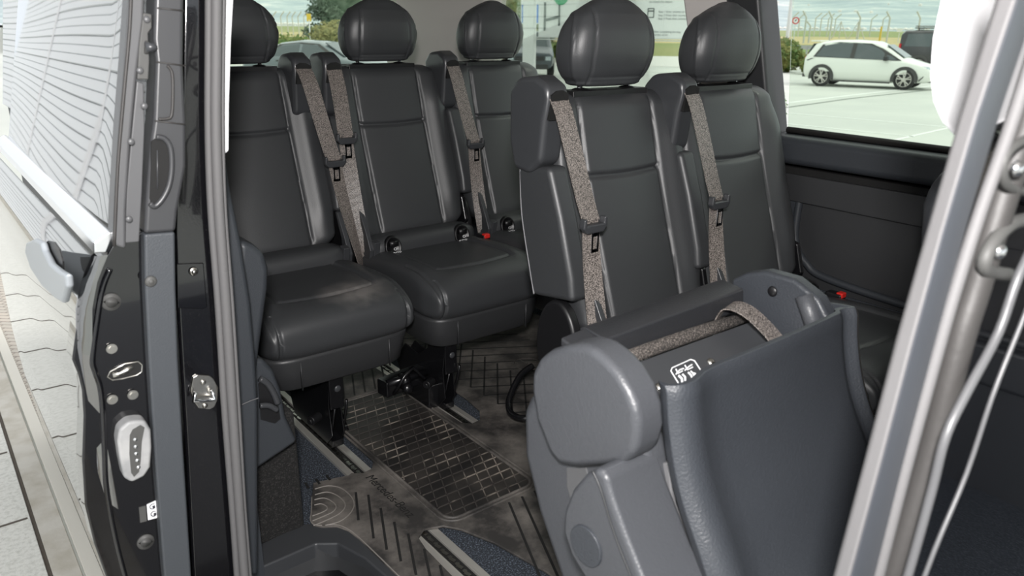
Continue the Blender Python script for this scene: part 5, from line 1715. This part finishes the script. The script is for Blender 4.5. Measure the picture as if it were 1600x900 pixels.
# ---- sign board
rd = Vector((0.83, -1.36, 0)).normalized()
fwd = Vector((-rd.y, rd.x, 0)) * -1
if fwd.dot(Vector((11, 13, 0))) > 0: fwd = -fwd      # towards the van
P0 = Vector((11.30, 13.75, 0))
sb = thing('sign_board', 'large white information board with green disc on a thick white post', 'sign', (P0.x, P0.y, GZ))
mb = MB()
a0 = math.atan2(rd.y, rd.x)
mb.box(P0 + Vector((0, 0, 2.2)), (0.25, 0.2, 6.0), rz=a0)
mb.build('post', 'sign_white', sb, bevel=0.01, world=True)
mb = MB()
W_ = 3.35
pc = P0 + rd * (0.22 + W_ / 2)
mb.box(pc + Vector((0, 0, 2.42)), (W_, 0.10, 2.9), rz=a0)
pn = mb.build('panel', 'sign_white', sb, bevel=0.01, world=True)
mb = MB()
for zz in (0.94, 0.98):
    mb.box(pc + Vector((0, 0, zz)), (W_ + 0.1, 0.14, 0.02), rz=a0)
mb.build('panel_rail', 'post_metal', pn, world=True)
def onp(u, z):
    return P0 + rd * (0.22 + u) + fwd * 0.055 + Vector((0, 0, z))
mb = MB()
mb.prism([onp(0.50 + 0.16 * math.cos(a * math.pi / 16), 1.80 + 0.16 * math.sin(a * math.pi / 16)) for a in range(32)], fwd * 0.008)
gd = mb.build('green_disc', 'sign_green', pn, world=True)
mb = MB()
for pts in (((0.12, 1.12), (0.17, 1.12), (0.17, 1.70), (0.12, 1.70)), ((0.45, 1.22), (0.49, 1.22), (0.49, 1.70), (0.45, 1.70)), ((0.15, 1.30), (0.46, 1.37), (0.46, 1.43), (0.15, 1.36))):
    mb.prism([onp(u, z) for u, z in pts], fwd * 0.006)
mb.build('painted_frame', 'sign_frame', pn, world=True)
mb = MB()
def rectline(u0, z0, u1, z1, r_):
    for p, q in (((u0, z0), (u1, z0)), ((u1, z0), (u1, z1)), ((u1, z1), (u0, z1)), ((u0, z1), (u0, z0))):
        mb.tube([onp(*p), onp(*q)], r_, 6)
rectline(2.38, 1.395, 2.505, 1.57, 0.009)
mb.box((onp(2.38, 1.52) + onp(2.505, 1.52)) / 2, (0.125, 0.01, 0.022), rz=a0)
mb.build('card_symbol', 'sign_frame', pn, world=True)
for u, z, sz, body in ((2.60, 1.49, 0.055, 'Step 1 Enter amount to be filled'), (2.60, 1.42, 0.055, 'Step 2 Press then connect to a car'), (2.60, 1.355, 0.055, 'Step 3 Press then connect to car'),
                       (2.40, 1.68, 0.06, 'to check the status'), (2.52, 1.10, 0.055, 'After completing the stay'), (2.52, 1.04, 0.055, 'contact us on')):
    text_obj('lettering', body, sz, frame(onp(u, z), rd, (0, 0, 1)), 'sign_text', pn, ext=0.002)

# blue road sign and light pole through the rear quarter window
t = thing('blue_sign', 'small blue parking sign on a thin post beside the white sign post', 'sign', (17.0, 20.7, GZ))
mb = MB(); mb.cyl((17.0, 20.7, GZ), (17.0, 20.7, 2.3), 0.03, 10); mb.build('post', 'post_metal', t, world=True)
mb = MB(); mb.box((17.0, 20.66, 1.75), (0.62, 0.04, 0.90), rz=math.radians(-40)); bs = mb.build('plate', 'sign_white', t, world=True)
mb = MB(); mb.box((16.97, 20.63, 1.62), (0.54, 0.03, 0.56), rz=math.radians(-40)); mb.build('blue_field', 'sign_blue', bs, world=True)
mb = MB(); mb.box((16.97, 20.63, 2.05), (0.16, 0.03, 0.14), rz=math.radians(-40)); mb.build('symbol', 'sign_blue', bs, world=True)
def polar(px, D, z):
    """point at horizontal distance D in the direction of the bearing of px"""
    az = math.atan((px - 800) / 1265.0)
    th = YAW - az
    return Vector((D * math.cos(th), D * math.sin(th), z))
mb = MB(); mb.tube([polar(822, 37, GZ), polar(822, 37, 7)], 0.055, 10)
o = mb.build('lamp_post', 'post_metal'); tag(o, 'tall pale lamp post in front of the trees, right of the beige pillar', 'lamp post')
mb = MB(); b_ = polar(1228, 62, 0.0); mb.tube([b_, b_ + Vector((0, 0, 9))], [0.14, 0.10], 10)
o = mb.build('lamp_post', 'post_metal'); tag(o, 'thick pale lamp post at the left of the far side window', 'lamp post')

# ---- foliage
def foliage(mb, c, rad, n, leaf, seed=1, squash=True):
    rnd = random.Random(seed)
    c = Vector(c)
    for i in range(n):
        while True:
            p = Vector((rnd.uniform(-1, 1), rnd.uniform(-1, 1), rnd.uniform(-1, 1)))
            if 0.05 < p.length < 1: break
        p = p.normalized() * (p.length ** 0.35) * rnd.uniform(0.82, 1.08)
        q = c + Vector((p.x * rad[0], p.y * rad[1], p.z * rad[2]))
        u = Vector((rnd.uniform(-1, 1), rnd.uniform(-1, 1), rnd.uniform(-1, 1))).normalized()
        v = u.orthogonal().normalized()
        s = leaf * rnd.uniform(0.6, 1.3)
        mb.add([q - u * s - v * s * 0.5, q + u * s - v * s * 0.5, q + u * s * 0.8 + v * s * 0.5, q - u * s * 0.8 + v * s * 0.5], [(0, 1, 2, 3)])
def core(mb, c, rad, k=0.85):
    n = 14
    rings = []
    for i in range(9):
        a = -math.pi / 2 + math.pi * i / 8
        rings.append([(c[0] + rad[0] * k * max(math.cos(a), 0.02) * math.cos(b * 2 * math.pi / n), c[1] + rad[1] * k * max(math.cos(a), 0.02) * math.sin(b * 2 * math.pi / n), c[2] + rad[2] * k * math.sin(a)) for b in range(n)])
    mb.rings(rings)
def shrub(name, label, cat, c, rad, m, n, leaf, seed, trunk=True, group=None):
    t = thing(name, label, cat, (c[0], c[1], GZ), group)
    mb = MB(); core(mb, c, rad); foliage(mb, c, rad, n, leaf, seed)
    mb.build('foliage', m, t, world=True)
    if trunk:
        mb = MB(); mb.tube([(c[0], c[1], GZ), (c[0], c[1], c[2])], [0.10 * rad[0], 0.05 * rad[0]], 8)
        mb.build('trunk', 'bark', t, world=True)
    return t
# near box shrub by the window corner
c = polar(1196, 13.6, -0.12)
shrub('box_shrub', 'bright green clipped shrub at the lower left corner of the far window', 'shrub', c, (0.42, 0.42, 0.55), 'leaf_box', 9000, 0.016, 3)
# low bushes behind the hatchback
shrub('wild_bush', 'olive green wild bush left of the white hatchback', 'bush', polar(1221, 40, 0.05), (1.0, 1.0, 0.85), 'leaf_hedge', 2600, 0.07, 4)
shrub('wild_bush', 'low grey-green bush spreading between the lamp post and the hydrant', 'bush', polar(1249, 46.5, -0.35), (0.5, 0.6, 0.40), 'leaf_dry', 1500, 0.06, 5)
shrub('wild_bush', 'dark green bush touching the roof corner of the white hatchback', 'bush', polar(1276, 38.5, -0.32), (0.6, 0.6, 0.42), 'leaf_hedge', 1800, 0.06, 6)
# hedge, fir and shrub seen through the rear window
t = thing('hedge', 'yellow-green hedge behind the silver saloon', 'hedge', (*polar(450, 46, 0).xy, GZ))
mb = MB()
for k in range(9):
    p = polar(360 + k * 22, 46 - k * 0.3, -0.05 + 0.08 * math.sin(k * 2.1))
    core(mb, p, (1.1, 1.0, 0.75)); foliage(mb, p, (1.2, 1.1, 0.8), 700, 0.08, 20 + k)
mb.build('foliage', 'leaf_hedge', t, world=True)
shrub('olive_bush', 'round reddish-green bush in front of the fir tree', 'bush', polar(520, 40, 0.55), (1.3, 1.3, 0.9), 'leaf_dry', 2600, 0.07, 8)
t = thing('fir_tree', 'large blue-green conifer behind the middle back seat headrest', 'tree', (*polar(528, 52, 0).xy, GZ))
mb = MB()
rnd = random.Random(5)
base = polar(532, 52, 0)
for i in range(70):
    zz = rnd.uniform(0.3, 6.0)
    R_ = 2.5 * (1 - (zz / 9.0)) 
    a = rnd.uniform(0, 2 * math.pi)
    p = base + Vector((math.cos(a) * R_ * 0.75, math.sin(a) * R_ * 0.75, zz))
    foliage(mb, p, (0.8, 0.8, 0.5), 130, 0.10, 100 + i)
core(mb, base + Vector((0, 0, 3.0)), (1.8, 1.8, 3.6))
mb.build('foliage', 'leaf_fir', t, world=True)
mb = MB(); mb.tube([base + Vector((0, 0, GZ)), base + Vector((0, 0, 6))], [0.25, 0.08], 8); mb.build('trunk', 'bark', t, world=True)
for i, (px, D, z, rr, lab, m) in enumerate(((812, 55, 3.2, 2.4, 'mid green tree behind the lamp post, upper part', 'leaf_hedge'), (846, 66, 2.6, 2.2, 'darker tree right behind the blue sign', 'leaf_fir'),
                                     (786, 50, 2.0, 1.8, 'tree close to the beige rear pillar edge', 'leaf_hedge'), (824, 46, 0.3, 1.0, 'pale dry bush at the foot of the lamp post', 'leaf_dry'),
                                     (880, 48, -0.1, 0.7, 'low green bush under the white sign board', 'leaf_hedge'), (925, 52, 0.0, 0.7, 'low dry bush under the sign board behind the headrest', 'leaf_dry'))):
    p = polar(px, D, z)
    shrub('tree' if rr > 1.5 else 'bush', lab, 'tree' if rr > 1.5 else 'bush', p, (rr, rr, rr * (1.25 if rr > 1.5 else 0.9)), m, 2600, 0.09, 30 + i)

# ---- fence posts, hydrant, signs
FB = 0.28
posts = ((1254, 50), (1262, 48), (1294, 50), (1338, 51), (1384, 51), (1431, 51))
for i, (px, h) in enumerate(posts):
    b_ = polar(px, 66 + i * 0.4, FB)
    mb = MB()
    hh = 2.35 if i != 1 else 1.6
    mb.tube([b_, b_ + Vector((0, 0, hh * 0.8)), b_ + Vector((-0.16, 0.25, hh))], 0.065, 8)
    o = mb.build('fence_post', 'concrete_post')
    tag(o, ('cranked pale fence post left of the red hydrant', 'short pale fence post next to the red hydrant', 'pale fence post above the hatchback tail', 'pale fence post above the hatchback roof middle',
            'pale fence post above the hatchback windscreen', 'pale fence post beside the dark van roof')[i], 'post', 'concrete fence posts beyond the car park')
for i, px in enumerate((1233, 1244, 1269, 1278, 1289, 1300, 1374, 1356)):
    b_ = polar(px, 105 + i * 2, 0.45)
    mb = MB()
    mb.tube([b_, b_ + Vector((0, 0, 2.3)), b_ + Vector((0.35, -0.5, 2.9))], 0.07, 6)
    tag(mb.build('fence_post', 'concrete_post'), 'thin pale fence post in the far row across the field', 'post', 'far row of fence posts')
for i, px in enumerate((424, 436, 446, 454, 463, 472)):
    b_ = polar(px, 90, 0.0)
    mb = MB()
    mb.tube([b_, b_ + Vector((0, 0, 2.2)), b_ + Vector((0.3, -0.3, 2.7))], 0.06, 6)
    tag(mb.build('fence_post', 'concrete_post'), 'pale fence post above the hedge seen through the rear window', 'post', 'fence posts behind the hedge')
for i, (px, lab) in enumerate(((1309, 'braced wooden trestle left in the field beyond the white car roof'), (1336, 'braced trestle right of the other one, beyond the white car roof'))):
    b_ = polar(px, 95, 0.4)
    u = Vector((0.45, -0.89, 0))
    mb = MB()
    mb.tube([b_ - u * 0.8, b_ + Vector((0, 0, 1.8)), b_ + u * 0.8], 0.06, 6)
    mb.tube([b_, b_ + Vector((0, 0, 1.8))], 0.05, 6)
    tag(mb.build('trestle', 'concrete_post'), lab, 'post')
t = thing('fire_hydrant', 'red fire hydrant behind the white hatchback', 'hydrant', (*polar(1268, 42.5, 0).xy, GZ))
b_ = polar(1268, 42.5, GZ)
mb = MB(); mb.tube([b_, b_ + Vector((0, 0, 0.75)), b_ + Vector((0, 0, 0.85)), b_ + Vector((0, 0, 0.95))], [0.12, 0.12, 0.16, 0.05], 12)
hb = mb.build('barrel', 'hydrant_red', t, world=True)
mb = MB(); u = Vector((0.45, -0.89, 0)); mb.cyl(b_ + Vector((0, 0, 0.6)) - u * 0.24, b_ + Vector((0, 0, 0.6)) + u * 0.24, 0.07, 10); mb.build('outlet', 'hydrant_red', t, world=True)
t = thing('traffic_sign', 'round red-rimmed traffic sign on a pole left of the hydrant', 'sign', (*polar(1237, 60, 0).xy, 0.2))
b_ = polar(1238, 60, 0.1)
mb = MB(); mb.cyl(b_, b_ + Vector((0, 0, 1.6)), 0.03, 8); mb.build('pole', 'post_metal', t, world=True)
nd = -Vector((b_.x, b_.y, 0)).normalized()
mb = MB(); cc = b_ + Vector((0, 0, 1.75)); mb.cyl(cc, cc + nd * 0.03, 0.24, 24); mb.build('disc', 'sign_red', t, world=True)
mb = MB(); mb.cyl(cc + nd * 0.03, cc + nd * 0.04, 0.16, 20); mb.build('disc_face', 'sign_white', t, world=True)
mb = MB(); q = nd.cross(Vector((0, 0, 1))); mb.tube([cc + nd * 0.05 - q * 0.05 + Vector((0, 0, 0.07)), cc + nd * 0.05 + q * 0.05 - Vector((0, 0, 0.03))], 0.03, 6); mb.build('symbol', 'print_dark', t, world=True)
b_ = polar(1373, 68, 0.2)
mb = MB(); mb.cyl(b_, b_ + Vector((0, 0, 1.35)), 0.07, 10)
tag(mb.build('marker_post', 'post_yellow'), 'yellow marker post above the hatchback windscreen', 'post')
t = thing('field_sign', 'small white sign on a post in the field beside the dark van', 'sign', (*polar(1402, 72, 0).xy, 0.2))
b_ = polar(1402, 72, 0.35)
mb = MB(); mb.cyl(b_, b_ + Vector((0, 0, 0.75)), 0.03, 8); mb.build('post', 'post_metal', t, world=True)
mb = MB(); mb.box(b_ + Vector((0, 0, 0.95)), (0.40, 0.05, 0.28), rz=math.radians(-63)); mb.build('plate', 'sign_white', t, world=True)
t = thing('warning_sign', 'orange sign on a thin white post beside the fir tree', 'sign', (*polar(480, 42, 0).xy, GZ))
b_ = polar(480, 42, GZ)
mb = MB(); mb.cyl(b_, b_ + Vector((0, 0, 2.2)), 0.03, 8); mb.build('post', 'sign_white', t, world=True)
mb = MB(); mb.box(b_ + Vector((0, 0, 2.3)), (0.22, 0.04, 0.36), rz=math.radians(-20)); mb.build('plate', 'post_yellow', t, world=True)
# guard rail
t = thing('guard_rail', 'grey metal guard rail along the road beyond the car park', 'rail', (*polar(1260, 58, 0).xy, GZ))
mb = MB()
a_, b_ = polar(1190, 60, 0.12), polar(1340, 56, 0.12)
mb.ribbon([a_, b_], Vector((0, 0, 0.26)), 0.04)
mb.build('beam', 'galvanised', t, world=True)
for k in range(9):
    p = a_ + (b_ - a_) * (k + 0.5) / 9
    MB().box(p + Vector((0, 0, -0.3)), (0.08, 0.08, 0.75)).build('post', 'galvanised', t, world=True)

# ---- ground markings
def gline(name, pts, w, m):
    mb = MB()
    P = [Vector(p) + Vector((0, 0, 0.004)) for p in pts]
    d = (P[-1] - P[0]).normalized()
    n_ = Vector((-d.y, d.x, 0)) * w
    mb.ribbon(P, n_, 0.004)
    o = mb.build(name, m)
    return o
MATS['house_roof'] = MATS['house_wall']
mat('line_paint', (0.78, 0.80, 0.77), 0.7)
mat('joint_dark', (0.20, 0.22, 0.20), 0.9)
k = 18
for a_, b_, w, m, lab in ((( 27.0, 2.0), (13.2, 20.0), 0.10, 'joint_dark', 'dark expansion joint across the car park'),
                     ):
    pass
for pts, w, m, lab in (([(15.744, 11.359, -0.7), (17.947, 11.412, -0.7), (22.025, 11.949, -0.7), (28.054, 12.296, -0.7)], 0.10, 'joint_dark', 'dark drainage joint across the car park'),
                       ([(16.537, 11.943, -0.7), (19.089, 12.155, -0.7), (23.152, 12.575, -0.7), (30.103, 13.218, -0.7)], 0.12, 'line_paint', 'white parking line beside the dark joint'),
                       ([(16.537, 11.943, -0.7), (16.659, 10.404, -0.7), (16.886, 8.645, -0.7), (16.964, 6.921, -0.7)], 0.08, 'line_paint', 'white parking line across the middle of the lot'),
                       ([(14.908, 10.744, -0.7), (14.678, 9.136, -0.7), (14.771, 7.917, -0.7), (14.862, 6.706, -0.7)], 0.07, 'line_paint', 'white parking line nearest the van window'),
                       ([(13.01, 6.591, -0.7), (14.76, 6.776, -0.7), (17.559, 7.047, -0.7)], 0.07, 'line_paint', 'slanting white parking line nearest the window'),
                       ([(25.934, 32.966, -0.7), (26.652, 28.794, -0.7), (27.704, 25.535, -0.7), (28.242, 22.241, -0.7)], 0.10, 'joint_dark', 'dark joint in the ground below the sign board')):
    o = gline('trim_%d' % k, pts, w, m); struct(o, lab); k += 1
def arc_strip(name, D0, D1, z0, z1, m, lab, n=24, a0=0, a1=1700):
    mb = MB()
    rings = []
    for i in range(n + 1):
        px = a0 + (a1 - a0) * i / n
        rings.append([polar(px, D0, z0), polar(px, D1, z1)])
    mb.rings(rings, cap=False, closed=False)
    return struct(mb.build(name, m, smooth=True), lab)
arc_strip('trim_30', 43, 60, GZ + 0.01, GZ + 0.03, 'pale_slab', 'pale kerb and road beyond the car park')
arc_strip('trim_31', 60, 66, GZ + 0.03, 0.16, 'field_green', 'green verge')
arc_strip('trim_32', 66, 110, 0.16, 0.50, 'field_straw', 'yellow stubble strip')
arc_strip('trim_33', 110, 600, 0.50, 1.6, 'field_green', 'green field in front of the hills')
# hills
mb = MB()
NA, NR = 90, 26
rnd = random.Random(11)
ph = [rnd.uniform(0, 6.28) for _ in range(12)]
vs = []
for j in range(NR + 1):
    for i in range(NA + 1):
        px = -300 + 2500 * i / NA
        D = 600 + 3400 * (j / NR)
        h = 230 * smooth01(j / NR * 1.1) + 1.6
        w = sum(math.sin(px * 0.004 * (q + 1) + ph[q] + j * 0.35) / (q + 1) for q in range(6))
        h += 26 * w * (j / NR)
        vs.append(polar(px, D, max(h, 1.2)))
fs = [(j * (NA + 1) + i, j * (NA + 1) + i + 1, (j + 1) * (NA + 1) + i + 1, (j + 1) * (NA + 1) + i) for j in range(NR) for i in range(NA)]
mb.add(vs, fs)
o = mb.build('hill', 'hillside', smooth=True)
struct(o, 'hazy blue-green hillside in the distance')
# distant houses
rnd = random.Random(21)
n_h = 0
hp0 = None
for i in range(46):
    if i < 30:
        px = 1206 + i * 8.2; z_ = (i * 7) % 3 == 0
    else:
        px = 416 + (i - 30) * 4.4; z_ = 0
    D = rnd.uniform(620, 700) + (500 if z_ else 0)
    z0 = 1.5 + (34 * rnd.uniform(0.6, 1.2) if z_ else 0)
    s = rnd.uniform(1.6, 2.2) * (1.2 if z_ else 1.5)
    p = polar(px, D, z0)
    s = min(s, 2.5) if not z_ else s
    t = thing('house', 'tiny pale house at the foot of the distant hills', 'house', p, 'houses below the hills')
    mb = MB(); mb.box(p + Vector((0, 0, s * 0.35)), (s * 1.4, s, s * 0.9), rz=rnd.uniform(0, 3)); mb.build('wall', 'house_wall', t, world=True)
    mb = MB(); mb.tube([p + Vector((0, 0, s * 0.8)), p + Vector((0, 0, s * 1.2))], [s * 0.95, 0.1], 4); mb.build('roof', 'house_roof', t, world=True)
